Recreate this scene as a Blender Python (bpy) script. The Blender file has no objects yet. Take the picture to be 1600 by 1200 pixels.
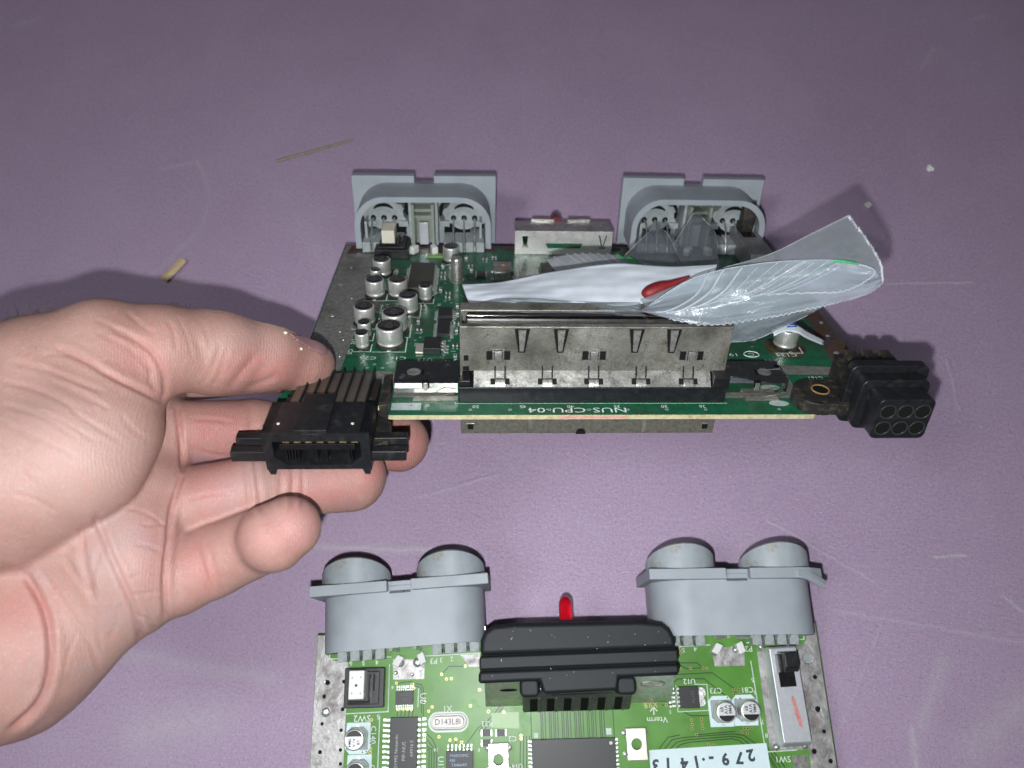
import bpy, bmesh, math, random
import numpy as np
from mathutils import Vector, Matrix

random.seed(7)
rng = np.random.default_rng(11)
S = bpy.context.scene
COL = S.collection
MM = 0.001                       # everything below is written in millimetres
R_ = math.radians

# ------------------------------------------------------------------ camera, world, lamps, exposure
PITCH, CAM_H, FPX = R_(70), 318.0, 1200.0
cam_d = bpy.data.cameras.new('camera')
cam = bpy.data.objects.new('camera', cam_d)
COL.objects.link(cam)
cam.location = (0, 0, CAM_H * MM)
cam.rotation_euler = (math.pi / 2 - PITCH, 0, 0)
cam_d.sensor_fit = 'HORIZONTAL'
cam_d.sensor_width = 36
cam_d.lens = 27
cam_d.clip_start = 0.01
cam_d.clip_end = 20
cam_d.dof.use_dof = True
cam_d.dof.focus_distance = 0.250
cam_d.dof.aperture_fstop = 15
S.camera = cam

c_r = np.array([1.0, 0, 0])
c_u = np.array([0, math.sin(PITCH), math.cos(PITCH)])
c_f = np.array([0, math.cos(PITCH), -math.sin(PITCH)])
c_o = np.array([0, 0, CAM_H])

def at(px, py, dist):
    """surveyed point: direction as measured in the photograph, dist = depth in mm along the view axis"""
    return c_o + dist * (c_f + c_r * (px - 800) / FPX - c_u * (py - 600) / FPX)

def on_table(px, py, z=0.0):
    d = c_f + c_r * (px - 800) / FPX - c_u * (py - 600) / FPX
    return c_o + d * ((z - CAM_H) / d[2])

W = bpy.data.worlds.new('World')
S.world = W
W.use_nodes = True
W.node_tree.nodes['Background'].inputs[0].default_value = (0.80, 0.86, 1.0, 1)
W.node_tree.nodes['Background'].inputs[1].default_value = 0.036

def lamp(name, kind, loc, energy, color, **kw):
    d = bpy.data.lights.new(name, kind)
    d.energy = energy
    d.color = color
    for k, v in kw.items():
        setattr(d, k, v)
    o = bpy.data.objects.new(name, d)
    COL.objects.link(o)
    o.location = [c * MM for c in loc]
    return o

flash_p = c_o - c_r * 5 - c_u * 17
lamp('phone_flash', 'POINT', flash_p, 3.3, (0.96, 0.985, 1.0), shadow_soft_size=0.0022)
rl = lamp('room_lamp', 'AREA', (-600, -150, 1200), 3.9, (0.94, 0.97, 1.0), shape='DISK', size=0.32)
rl.rotation_euler = (Vector((-0.05, 0.1, 0)) - Vector(rl.location)).to_track_quat('-Z', 'Y').to_euler()

rl2 = lamp('room_lamp', 'AREA', (900, -110, 1200), 0.3, (0.97, 0.98, 1.0), shape='DISK', size=0.3)
rl2.rotation_euler = (Vector((0.1, 0.1, 0)) - Vector(rl2.location)).to_track_quat('-Z', 'Y').to_euler()
S.view_settings.view_transform = 'Standard'
S.view_settings.look = 'None'
S.view_settings.exposure = 0.0
S.view_settings.gamma = 1
S.render.engine = 'CYCLES'
S.cycles.max_bounces = 10
S.cycles.transparent_max_bounces = 24
S.cycles.caustics_reflective = False
S.cycles.caustics_refractive = False
S.cycles.use_denoising = True
S.cycles.sample_clamp_indirect = 6

# ------------------------------------------------------------------ materials
class NT:
    def __init__(s, name):
        s.m = bpy.data.materials.new(name)
        s.m.use_nodes = True
        s.t = s.m.node_tree
        s.p = s.t.nodes['Principled BSDF']
        s.out = s.t.nodes['Material Output']
        s._o = None
    def n(s, typ, **kw):
        nd = s.t.nodes.new(typ)
        for k, v in kw.items():
            setattr(nd, k, v)
        return nd
    def link(s, a, b):
        s.t.links.new(a, b)
    def put(s, sock, v):
        if hasattr(v, 'links'):
            s.link(v, sock)
        else:
            sock.default_value = v
    @property
    def obj(s):
        if s._o is None:
            s._o = s.n('ShaderNodeTexCoord').outputs['Object']
        return s._o
    def noise(s, scale, detail=3, rough=.55, vec=None, dist=0.0):
        nd = s.n('ShaderNodeTexNoise')
        nd.inputs['Scale'].default_value = scale
        nd.inputs['Detail'].default_value = detail
        nd.inputs['Roughness'].default_value = rough
        nd.inputs['Distortion'].default_value = dist
        s.link(vec or s.obj, nd.inputs['Vector'])
        return nd.outputs['Fac']
    def vor(s, scale, feature='F1', vec=None):
        nd = s.n('ShaderNodeTexVoronoi', feature=feature)
        nd.inputs['Scale'].default_value = scale
        s.link(vec or s.obj, nd.inputs['Vector'])
        return nd.outputs['Distance']
    def ramp(s, fac, a, b, lo=0.0, hi=1.0):
        nd = s.n('ShaderNodeMapRange')
        nd.inputs['From Min'].default_value = a
        nd.inputs['From Max'].default_value = b
        nd.inputs['To Min'].default_value = lo
        nd.inputs['To Max'].default_value = hi
        s.link(fac, nd.inputs['Value'])
        return nd.outputs['Result']
    def math(s, op, a, b=0.0, c=None):
        nd = s.n('ShaderNodeMath', operation=op)
        s.put(nd.inputs[0], a)
        s.put(nd.inputs[1], b)
        if c is not None:
            s.put(nd.inputs[2], c)
        return nd.outputs[0]
    def mix(s, fac, a, b):
        nd = s.n('ShaderNodeMix', data_type='RGBA')
        s.put(nd.inputs[0], fac)
        for sock, v in ((nd.inputs[6], a), (nd.inputs[7], b)):
            s.put(sock, tuple(v) + (1,) if isinstance(v, (tuple, list)) and len(v) == 3 else v)
        return nd.outputs[2]
    def bump(s, h, strength=.4, dist=.0001, normal=None):
        nd = s.n('ShaderNodeBump')
        nd.inputs['Strength'].default_value = strength
        nd.inputs['Distance'].default_value = dist
        s.link(h, nd.inputs['Height'])
        if normal is not None:
            s.link(normal, nd.inputs['Normal'])
        return nd.outputs['Normal']
    def set(s, **kw):
        for k, v in kw.items():
            k = k.replace('_', ' ')
            if isinstance(v, (tuple, list)) and len(v) == 3 and k != 'Subsurface Radius':
                v = tuple(v) + (1,)
            s.put(s.p.inputs[k], v)
        return s

def mat(name, col, rough=.5, metal=0.0, dirt=None, dirt_amt=0.0, dirt_scale=260, var=.12, vscale=700, bump=0.0, bscale=4000, bdist=.00006, spec=.5, rvar=0.0, dirt_lo=.5, dirt_hi=.72, coat=0.0):
    t = NT(name)
    n = t.noise(vscale, 4)
    dark = tuple(c * (1 - var) for c in col)
    lite = tuple(min(1, c * (1 + var)) for c in col)
    c = t.mix(t.ramp(n, .3, .7), dark, lite)
    rg = t.ramp(n, .3, .7, max(.03, rough - rvar), min(1, rough + rvar))
    if dirt:
        d = t.ramp(t.noise(dirt_scale, 6, .68), dirt_lo, dirt_hi, 0, dirt_amt)
        c = t.mix(d, c, dirt)
        if metal:
            t.set(Metallic=t.math('SUBTRACT', metal, t.math('MULTIPLY', d, metal * .8)))
        rg = t.math('ADD', rg, t.math('MULTIPLY', d, .3))
    elif metal:
        t.set(Metallic=metal)
    t.set(Base_Color=c, Roughness=rg, Specular_IOR_Level=spec)
    if coat:
        t.set(Coat_Weight=coat, Coat_Roughness=.08)
    if bump:
        t.set(Normal=t.bump(t.noise(bscale, 4, .6), bump, bdist))
    return t.m

M = {}
M['mask_dark'] = mat('dark_green_solder_mask', (.011, .105, .050), .26, var=.25, vscale=300, dirt=(.045, .032, .016), dirt_amt=.85, dirt_scale=45, bump=.25, bscale=900, dirt_lo=.5, dirt_hi=.75)
M['mask_bright'] = mat('bright_green_solder_mask', (.098, .268, .044), .36, spec=.35, var=.22, vscale=70, dirt=(.13, .26, .08), dirt_amt=.6, dirt_scale=35, dirt_lo=.5, dirt_hi=.7, bump=.2, bscale=1500)
M['smear'] = mat('red_smear', (.55, .30, .24), .7, var=.2, vscale=600)
M['burnt'] = mat('scorched_mask', (.06, .05, .02), .45, var=.5, vscale=250)
M['mask_pale'] = mat('pale_green_mask', (.20, .36, .12), .38, var=.1, vscale=200)
M['board_edge'] = mat('fibreglass_edge', (.50, .46, .27), .7, var=.15, dirt=(.2, .13, .06), dirt_amt=.6, dirt_scale=300)
M['tin_dark'] = mat('tarnished_tin', (.34, .335, .31), .40, .6, dirt=(.05, .045, .04), dirt_amt=.95, dirt_scale=55, var=.3, bump=.5, bscale=500, bdist=.0002, rvar=.1, dirt_lo=.42)
M['tin_rust'] = mat('rusty_tin', (.13, .11, .10), .4, .6, dirt=(.09, .035, .012), dirt_amt=.95, dirt_scale=130, var=.4, bump=.5, bscale=600, bdist=.0002, dirt_lo=.38, dirt_hi=.6)
M['tin'] = mat('dull_tin', (.40, .39, .385), .48, .6, dirt=(.15, .115, .10), dirt_amt=.85, dirt_scale=110, var=.3, vscale=260, bump=.8, bscale=420, bdist=.0004, rvar=.14)
M['solder'] = mat('bright_solder', (.62, .63, .62), .36, .8, var=.1, bump=.7, bscale=900, bdist=.0003)
M['pad'] = mat('silver_pad', (.62, .70, .70), .4, .45, var=.12, bump=.3, bscale=900)
M['gold'] = mat('gold_ring', (.42, .36, .16), .4, .7, var=.15)
M['hole'] = mat('hole_dark', (.006, .006, .006), .7, spec=.2)
M['trace'] = mat('trace_gap', (.014, .045, .010), .45, var=.2)
M['silk'] = mat('white_silkscreen', (.74, .80, .76), .6, var=.08, vscale=3000)
M['silk_dim'] = mat('worn_silkscreen', (.56, .66, .58), .6, var=.2, vscale=2000)
M['grey'] = mat('grey_abs', (.335, .368, .402), .52, var=.09, vscale=90, bump=.3, bscale=3000, bdist=.0001, dirt=(.22, .20, .17), dirt_amt=.5, dirt_scale=75, dirt_lo=.66, dirt_hi=.8)
M['grey_in'] = mat('grey_abs_grimy', (.34, .375, .38), .55, var=.15, vscale=400, dirt=(.10, .10, .085), dirt_amt=.6, dirt_scale=160, dirt_lo=.55)
M['rust_spot'] = mat('rust_residue', (.26, .15, .05), .8, var=.4, vscale=2000)
M['black'] = mat('black_plastic', (.011, .012, .014), .38, var=.3, vscale=500, bump=.25, bscale=4500, bdist=.00006, spec=.45, dirt=(.075, .065, .05), dirt_amt=.5, dirt_scale=260, dirt_lo=.56, dirt_hi=.8)
M['black_grain'] = mat('black_grained_plastic', (.012, .015, .018), .52, var=.3, vscale=3000, bump=.6, bscale=4200, bdist=.00012, spec=.34)
M['black_dirty'] = mat('black_dirty_plastic', (.016, .015, .014), .5, var=.3, vscale=500, dirt=(.10, .075, .045), dirt_amt=.75, dirt_scale=300, bump=.3, bscale=2500, dirt_lo=.5)
M['black_gloss'] = mat('black_gloss_plastic', (.010, .010, .011), .22, var=.2)
M['rim_grey'] = mat('pale_rim', (.035, .036, .038), .35, var=.2)  # grey rim, lighter than the socket so the holes stand out
M['epoxy'] = mat('chip_epoxy', (.022, .022, .024), .46, var=.15, vscale=2500, bump=.3, bscale=7000, bdist=.00004)
M['epoxy_worn'] = mat('chip_epoxy_dusty', (.05, .046, .040), .55, var=.2, vscale=1500, dirt=(.12, .10, .075), dirt_amt=.5, dirt_scale=300)
M['chip_ink'] = mat('chip_ink', (.42, .43, .42), .6)
M['chip_ink_blue'] = mat('chip_ink_blue', (.34, .48, .66), .6)
M['chip_ink_dim'] = mat('chip_ink_dim', (.11, .11, .11), .6)
M['alu'] = mat('capacitor_aluminium', (.84, .84, .80), .36, .75, var=.04, vscale=200, dirt=(.45, .41, .33), dirt_amt=.25, dirt_scale=200, dirt_lo=.58)
M['alu_top'] = mat('capacitor_top', (.70, .71, .72), .42, .45, var=.06)
M['cap_mark'] = mat('capacitor_black_mark', (.008, .008, .009), .4)
M['cap_top_dark'] = mat('capacitor_top_reflection', (.05, .05, .048), .22, .3, var=.3, vscale=300)  # dark room mirrored in the aluminium top, put in as dark colour
M['cap_ink'] = mat('capacitor_ink', (.03, .03, .032), .5)
def shell_mat(name, base, rough, metal, stain_reflect):
    t = NT(name)
    grain = t.noise(2400, 3, .7)
    c = t.mix(t.ramp(grain, .35, .65), tuple(v * .62 for v in base), tuple(v * 1.22 for v in base))
    c = t.mix(t.ramp(t.noise(75, 6, .72), .44, .66, 0, stain_reflect), c, (.075, .072, .062))  # dark blotches: real stains plus uneven reflections put into the colour
    c = t.mix(t.ramp(t.noise(520, 5, .75), .54, .68, 0, stain_reflect), c, (.20, .165, .085))
    c = t.mix(t.ramp(t.noise(45, 4, .6), .62, .74, 0, stain_reflect * .9), c, (.16, .10, .045))
    r_ = t.ramp(t.noise(300, 4), .3, .7, rough - .08, rough + .14)
    t.set(Base_Color=c, Roughness=r_, Metallic=metal)
    n1 = t.bump(t.noise(160, 3), .25, .0008)
    t.set(Normal=t.bump(grain, .4, .00008, n1))
    return t.m
M['shell'] = shell_mat('nickel_shell', (.52, .51, .45), .36, .75, .85)
M['shell_lit'] = shell_mat('nickel_shell_lit', (.66, .655, .61), .30, .82, .6)  # lit copy of the shell, caught light put into a paler base
M['plate_bright'] = shell_mat('bright_plate', (.86, .86, .82), .36, .55, .18)
M['chrome'] = mat('tinned_steel', (.62, .62, .60), .10, 1.0, dirt=(.12, .09, .05), dirt_amt=.15, dirt_scale=180, var=.1, dirt_lo=.6)
M['switch_metal'] = mat('switch_housing', (.60, .62, .66), .42, .55, dirt=(.30, .25, .20), dirt_amt=.5, dirt_scale=220, var=.08, bump=.2, bscale=1400, dirt_lo=.6)
M['switch_grimy'] = mat('switch_housing_grimy', (.27, .27, .275), .5, .5, dirt=(.13, .09, .06), dirt_amt=.6, dirt_scale=160, var=.2, bump=.3, bscale=1400)
M['bracket'] = mat('bracket_metal', (.66, .63, .56), .38, .6, dirt=(.45, .38, .28), dirt_amt=.4, dirt_scale=300, var=.08)
M['gilt'] = mat('gilt_contact', (.62, .50, .24), .3, .9, dirt=(.2, .13, .06), dirt_amt=.6, dirt_scale=500)
M['blade'] = mat('dull_contact_blade', (.17, .145, .115), .42, .55, dirt=(.07, .05, .035), dirt_amt=.7, dirt_scale=260, var=.2)
M['button'] = mat('white_button', (.80, .80, .77), .45, var=.04)
M['ivory'] = mat('ivory_button', (.72, .68, .55), .5, var=.06)
M['red_ink'] = mat('red_marker', (.56, .22, .21), .6, var=.25, vscale=1500)
M['rubber_red'] = mat('red_plastic', (.17, .006, .010), .55, var=.2)
M['paper'] = mat('white_sticker', (.66, .80, .83), .6, var=.03)
M['stamp'] = mat('stamped_ink', (.035, .05, .065), .6, var=.5, vscale=2500)
M['tag'] = mat('white_tag', (.70, .76, .82), .5, var=.05)
M['tag_blue'] = mat('blue_tag_end', (.02, .09, .42), .5, var=.1)
M['orange'] = mat('copper_orange', (.36, .14, .06), .5, var=.3)
M['hair'] = mat('dark_hair', (.03, .02, .015), .5)
M['chip_wood'] = mat('pale_wood', (.58, .44, .24), .7, var=.25, vscale=1500)
M['straw'] = mat('dry_straw', (.26, .25, .16), .7, var=.2)
M['crumb'] = mat('white_crumb', (.72, .72, .70), .7)
M['dust_speck'] = mat('pale_speck', (.66, .60, .48), .7)

def clear_mat(name, col, rough, trans, alpha):
    t = NT(name)
    t.set(Base_Color=col, Roughness=rough, Transmission_Weight=trans, IOR=1.45, Alpha=alpha)
    return t.m
M['clear'] = clear_mat('clear_plastic', (.72, .80, .68), .16, .55, .72)
M['clear_bright'] = clear_mat('clear_plastic_bright', (.95, .96, .93), .14, .12, .88)

t = NT('red_led_lens')
t.set(Base_Color=(.95, .008, .03), Roughness=.06, Transmission_Weight=.6, Specular_IOR_Level=.9, IOR=1.45, Coat_Weight=.5)
t.set(Emission_Color=(.9, .0, .02), Emission_Strength=0.0)
M['led_dull'] = mat('dull_red_lens', (.14, .006, .012), .3)
M['grey_ring'] = mat('grey_abs_scuffed', (.335, .375, .40), .5, var=.08, vscale=300, dirt=(.24, .16, .06), dirt_amt=.75, dirt_scale=120, dirt_lo=.57, dirt_hi=.70, bump=.2, bscale=3500)
M['led'] = t.m
M['crystal_can'] = mat('crystal_can', (.46, .44, .42), .5, .4, var=.06)
M['shell_dark'] = mat('tarnished_shell', (.17, .165, .14), .45, .5, dirt=(.09, .065, .03), dirt_amt=.8, dirt_scale=350, var=.3, vscale=900, bump=.4, bscale=2000, bdist=.0001)
M['pak_skirt'] = mat('glossy_grip', (.10, .105, .10), .26, .35, var=.2)
M['pak_shield'] = mat('brushed_shield', (.62, .63, .58), .34, .85, dirt=(.30, .28, .2), dirt_amt=.4, dirt_scale=200, var=.12, bump=.2, bscale=1500)

def film(name, milk, tint, amt, rough=.22):
    t = NT(name)
    tr = t.n('ShaderNodeBsdfTransparent'); tr.inputs[0].default_value = tint + (1,)
    df = t.n('ShaderNodeBsdfDiffuse'); df.inputs[0].default_value = milk + (1,)
    tl = t.n('ShaderNodeBsdfTranslucent'); tl.inputs[0].default_value = milk + (1,)
    gl = t.n('ShaderNodeBsdfGlossy'); gl.inputs['Roughness'].default_value = rough; gl.inputs[0].default_value = (1, 1, 1, 1)
    nb = t.bump(t.noise(110, 5, .65, dist=.6), .3, .0016)
    t.link(nb, gl.inputs['Normal'])
    m1 = t.n('ShaderNodeMixShader'); m1.inputs[0].default_value = .4
    t.link(df.outputs[0], m1.inputs[1]); t.link(tl.outputs[0], m1.inputs[2])
    m2 = t.n('ShaderNodeMixShader')
    a = t.ramp(t.noise(140, 4, .6), .3, .7, amt * .85, min(1, amt * 1.15))
    t.link(a, m2.inputs[0])
    t.link(tr.outputs[0], m2.inputs[1]); t.link(m1.outputs[0], m2.inputs[2])
    fr = t.n('ShaderNodeFresnel'); fr.inputs[0].default_value = 1.45
    t.link(nb, fr.inputs['Normal'])
    m3 = t.n('ShaderNodeMixShader')
    t.link(t.math('MULTIPLY', fr.outputs[0], .3), m3.inputs[0])
    t.link(m2.outputs[0], m3.inputs[1]); t.link(gl.outputs[0], m3.inputs[2])
    t.link(m3.outputs[0], t.out.inputs['Surface'])
    return t.m
M['film'] = film('milky_polythene', (.54, .58, .62), (.90, .92, .93), .22)
M['film_front'] = film('milky_polythene_front', (.72, .80, .88), (.92, .95, .96), .22, .2)
M['film_grey'] = film('smoky_polythene', (.50, .55, .60), (.88, .90, .92), .20)
M['film_clear'] = film('clear_polythene', (.5, .54, .58), (.88, .90, .90), .22)
M['film_glare'] = film('glare_polythene', (.86, .91, .98), (.85, .88, .92), .95, .4)  # near opaque white puts the glare on the fold into the colour
M['film_edge'] = film('polythene_edge', (.80, .84, .88), (.95, .95, .95), .72)
M['film_zip'] = film('polythene_zip', (.76, .80, .84), (.9, .92, .94), .60, .15)
M['green_faint'] = film('faint_green_line', (.10, .50, .22), (.8, .95, .85), .45)
M['green_print'] = mat('green_zip_line', (.03, .30, .10), .5, var=.3, vscale=600)

# ------------------------------------------------------------------ mesh helpers (millimetres in, metres out)
class MB:
    def __init__(s):
        s.v, s.f, s.mi = [], [], []
    def add(s, verts, faces, mi=0):
        o = len(s.v)
        s.v += [tuple(map(float, v)) for v in verts]
        s.f += [tuple(i + o for i in f) for f in faces]
        s.mi += [mi] * len(faces)
        return s
    def box(s, x0, x1, y0, y1, z0, z1, mi=0):
        return s.prism([(x0, y0), (x1, y0), (x1, y1), (x0, y1)], z0, z1, mi)
    def prism(s, poly, z0, z1, mi=0, mside=None):
        n = len(poly)
        vs = [(x, y, z0) for x, y in poly] + [(x, y, z1) for x, y in poly]
        s.add(vs, [tuple(range(n - 1, -1, -1)), tuple(range(n, 2 * n))], mi)
        o = len(s.v) - 2 * n
        sd = [(o + i, o + (i + 1) % n, o + n + (i + 1) % n, o + n + i) for i in range(n)]
        s.f += sd
        s.mi += [mi if mside is None else mside] * n
        return s
    def prism_y(s, poly, y0, y1, mi=0):           # poly in (x, z)
        n = len(poly)
        vs = [(x, y0, z) for x, z in poly] + [(x, y1, z) for x, z in poly]
        fs = [tuple(range(n)), tuple(range(2 * n - 1, n - 1, -1))] + [((i + 1) % n, i, n + i, n + (i + 1) % n) for i in range(n)]
        return s.add(vs, fs, mi)
    def prism_x(s, poly, x0, x1, mi=0):           # poly in (y, z)
        n = len(poly)
        vs = [(x0, y, z) for y, z in poly] + [(x1, y, z) for y, z in poly]
        fs = [tuple(range(n - 1, -1, -1)), tuple(range(n, 2 * n))] + [(i, (i + 1) % n, n + (i + 1) % n, n + i) for i in range(n)]
        return s.add(vs, fs, mi)
    def tube_band_y(s, outer, inner, y0, y1, mi=0):   # open band between two equally long outlines in (x, z)
        n = len(outer)
        vs = []
        for y in (y0, y1):
            vs += [(x, y, z) for x, z in outer] + [(x, y, z) for x, z in inner]
        fs = []
        for i in range(n - 1):
            a, b = i, i + 1
            fs += [(a, b, n + b, n + a), (2 * n + b, 2 * n + a, 3 * n + a, 3 * n + b), (b, a, 2 * n + a, 2 * n + b), (n + a, n + b, 3 * n + b, 3 * n + a)]
        fs += [(0, n, 3 * n, 2 * n), (n - 1, 2 * n - 1 + 0, 4 * n - 1, 3 * n - 1)]
        return s.add(vs, fs, mi)
    def lathe(s, prof, n=28, cx=0, cy=0, mi=0):
        vs, fs = [], []
        for r, z in prof:
            for k in range(n):
                a = 2 * math.pi * k / n
                vs.append((cx + r * math.cos(a), cy + r * math.sin(a), z))
        for j in range(len(prof) - 1):
            for k in range(n):
                k2 = (k + 1) % n
                fs.append((j * n + k, j * n + k2, (j + 1) * n + k2, (j + 1) * n + k))
        fs.append(tuple(range(n - 1, -1, -1)))
        fs.append(tuple(range((len(prof) - 1) * n, len(prof) * n)))
        return s.add(vs, fs, mi)
    def tube(s, path, r, n=6, mi=0, taper=None):
        P = [Vector(p) for p in path]
        vs, fs = [], []
        up = Vector((.13, .2, .97))
        for i, p in enumerate(P):
            d = (P[min(i + 1, len(P) - 1)] - P[max(i - 1, 0)]).normalized()
            a = d.cross(up)
            a = a.normalized() if a.length > 1e-6 else Vector((1, 0, 0))
            b = d.cross(a)
            rr = r[i] if isinstance(r, (list, tuple)) else r if taper is None else r * (1 + (taper - 1) * i / (len(P) - 1))
            vs += [tuple(p + (a * math.cos(2 * math.pi * k / n) + b * math.sin(2 * math.pi * k / n)) * rr) for k in range(n)]
        for i in range(len(P) - 1):
            for k in range(n):
                k2 = (k + 1) % n
                fs.append((i * n + k, i * n + k2, (i + 1) * n + k2, (i + 1) * n + k))
        fs += [tuple(range(n - 1, -1, -1)), tuple(range((len(P) - 1) * n, len(P) * n))]
        return s.add(vs, fs, mi)
    def strip(s, path, w, z, mi=0):               # flat ribbon on a board
        P = [Vector((p[0], p[1])) for p in path]
        vs, fs = [], []
        for i, p in enumerate(P):
            d0 = (P[i] - P[i - 1]).normalized() if i else (P[1] - P[0]).normalized()
            d1 = (P[i + 1] - P[i]).normalized() if i < len(P) - 1 else d0
            d = (d0 + d1).normalized()
            nn = Vector((-d.y, d.x)) * (w / 2 / max(.4, d.dot(d1)))
            vs += [(p.x + nn.x, p.y + nn.y, z), (p.x - nn.x, p.y - nn.y, z)]
        for i in range(len(P) - 1):
            fs.append((2 * i, 2 * i + 1, 2 * i + 3, 2 * i + 2))
        return s.add(vs, fs, mi)
    def disc(s, cx, cy, r, z, n=14, mi=0, r2=None, a0=0, a1=2 * math.pi):
        r2 = r2 or r
        return s.add([(cx + r * math.cos(a0 + (a1 - a0) * k / n), cy + r2 * math.sin(a0 + (a1 - a0) * k / n), z) for k in range(n + (a1 - a0 < 6.2))], [tuple(range(n + (a1 - a0 < 6.2)))], mi)
    def sheet(s, poly, z, mi=0):
        return s.add([(x, y, z) for x, y in poly], [tuple(range(len(poly)))], mi)
    def holed_plate(s, x0, x1, y0, y1, cx, cy, r, z0, z1, mi=0, n=24):
        ins, out = [], []
        for k in range(n):
            a = 2 * math.pi * (k + .5) / n
            c, d = math.cos(a), math.sin(a)
            tt = min(((x1 - cx) / c) if c > 0 else ((x0 - cx) / c) if c < 0 else 1e9, ((y1 - cy) / d) if d > 0 else ((y0 - cy) / d) if d < 0 else 1e9)
            ins.append((cx + r * c, cy + r * d)); out.append((cx + tt * c, cy + tt * d))
        corners = [(x1, y1), (x0, y1), (x0, y0), (x1, y0)]
        for q in corners:
            k = min(range(n), key=lambda i: (out[i][0] - q[0]) ** 2 + (out[i][1] - q[1]) ** 2)
            out[k] = q
        vs = [(x, y, z1) for x, y in ins] + [(x, y, z1) for x, y in out] + [(x, y, z0) for x, y in ins] + [(x, y, z0) for x, y in out]
        fs = []
        for k in range(n):
            j = (k + 1) % n
            fs += [(k, n + k, n + j, j), (2 * n + j, 3 * n + j, 3 * n + k, 2 * n + k), (k, j, 2 * n + j, 2 * n + k), (n + j, n + k, 3 * n + k, 3 * n + j)]
        return s.add(vs, fs, mi)
    def xf(s, mtx):
        s.v = [tuple(mtx @ Vector(v)) for v in s.v]
        return s
    def mesh(s, name, mats, smooth=40, recalc=True):
        me = bpy.data.meshes.new(name)
        me.from_pydata([(x * MM, y * MM, z * MM) for x, y, z in s.v], [], s.f)
        for m in mats:
            me.materials.append(M[m] if isinstance(m, str) else m)
        me.polygons.foreach_set('material_index', s.mi)
        if recalc:
            bm = bmesh.new(); bm.from_mesh(me)
            bmesh.ops.recalc_face_normals(bm, faces=bm.faces)
            bm.to_mesh(me); bm.free()
        if smooth:
            me.polygons.foreach_set('use_smooth', [True] * len(me.polygons))
            me.set_sharp_from_angle(angle=R_(smooth))
        me.update()
        return me

def place(name, me, parent=None, loc=(0, 0, 0), rz=0.0, rot=None, bevel=0.0, segs=2, kind=None, label=None):
    o = bpy.data.objects.new(name, me)
    COL.objects.link(o)
    o.parent = parent
    o.location = [c * MM for c in loc]
    o.rotation_euler = rot if rot else (0, 0, rz)
    if bevel:
        b = o.modifiers.new('bevel', 'BEVEL')
        b.width = bevel * MM; b.segments = segs; b.limit_method = 'ANGLE'; b.angle_limit = R_(40); b.harden_normals = True
    if kind: o['kind'] = kind
    if label: o['label'] = label
    return o

_cache = {}
def part(name, fn, mats, parent, loc=(0, 0, 0), rz=0.0, key=None, smooth=40, **kw):
    """one part = one mesh object; alike parts (same key) share mesh data"""
    if isinstance(mats, str): mats = [mats]
    if key is not None and (name, key, tuple(mats)) in _cache:
        me = _cache[(name, key, tuple(mats))]
    else:
        mb = MB(); fn(mb)
        me = mb.mesh(name, mats, smooth)
        if key is not None: _cache[(name, key, tuple(mats))] = me
    return place(name, me, parent, loc, rz, **kw)

def root(name, label, cat, mtx=None, loc=None, group=None):
    o = bpy.data.objects.new(name, None)
    o.empty_display_size = .01
    COL.objects.link(o)
    if mtx is not None: o.matrix_world = mtx
    if loc is not None: o.location = [c * MM for c in loc]
    o['label'] = label; o['category'] = cat
    if group: o['group'] = group
    return o

def tag(o, label, cat, group=None):
    o['label'] = label; o['category'] = cat
    if group: o['group'] = group
    return o

_tc = {}
def text(parent, s, x, y, size, z=.07, rz=math.pi, m='silk', name='silkscreen_lettering', sx=1.0, align='CENTER', bold=0.0):
    """flat printed lettering; size = cap height in mm"""
    key = (s, m, align, bold, name)
    if key not in _tc:
        cu = bpy.data.curves.new(name, 'FONT')
        cu.body = s; cu.size = 1.0; cu.align_x = align; cu.align_y = 'CENTER'
        cu.resolution_u = 2; cu.offset = bold
        tmp = bpy.data.objects.new('tmp', cu); COL.objects.link(tmp)
        dg = bpy.context.evaluated_depsgraph_get()
        me = bpy.data.meshes.new_from_object(tmp.evaluated_get(dg))
        bpy.data.objects.remove(tmp); bpy.data.curves.remove(cu)
        me.name = name
        me.materials.clear(); me.materials.append(M[m])
        _tc[key] = me
    o = place(name, _tc[key], parent, (x, y, z), rz)
    k = size / .70 * MM
    o.scale = (k * sx, k, k)
    return o

def rrect(x0, x1, y0, y1, r, n=5):
    pts = []
    for cx, cy, a0 in ((x1 - r, y1 - r, 0), (x0 + r, y1 - r, 90), (x0 + r, y0 + r, 180), (x1 - r, y0 + r, 270)):
        for k in range(n + 1):
            a = R_(a0 + 90 * k / n)
            pts.append((cx + r * math.cos(a), cy + r * math.sin(a)))
    return pts

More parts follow.
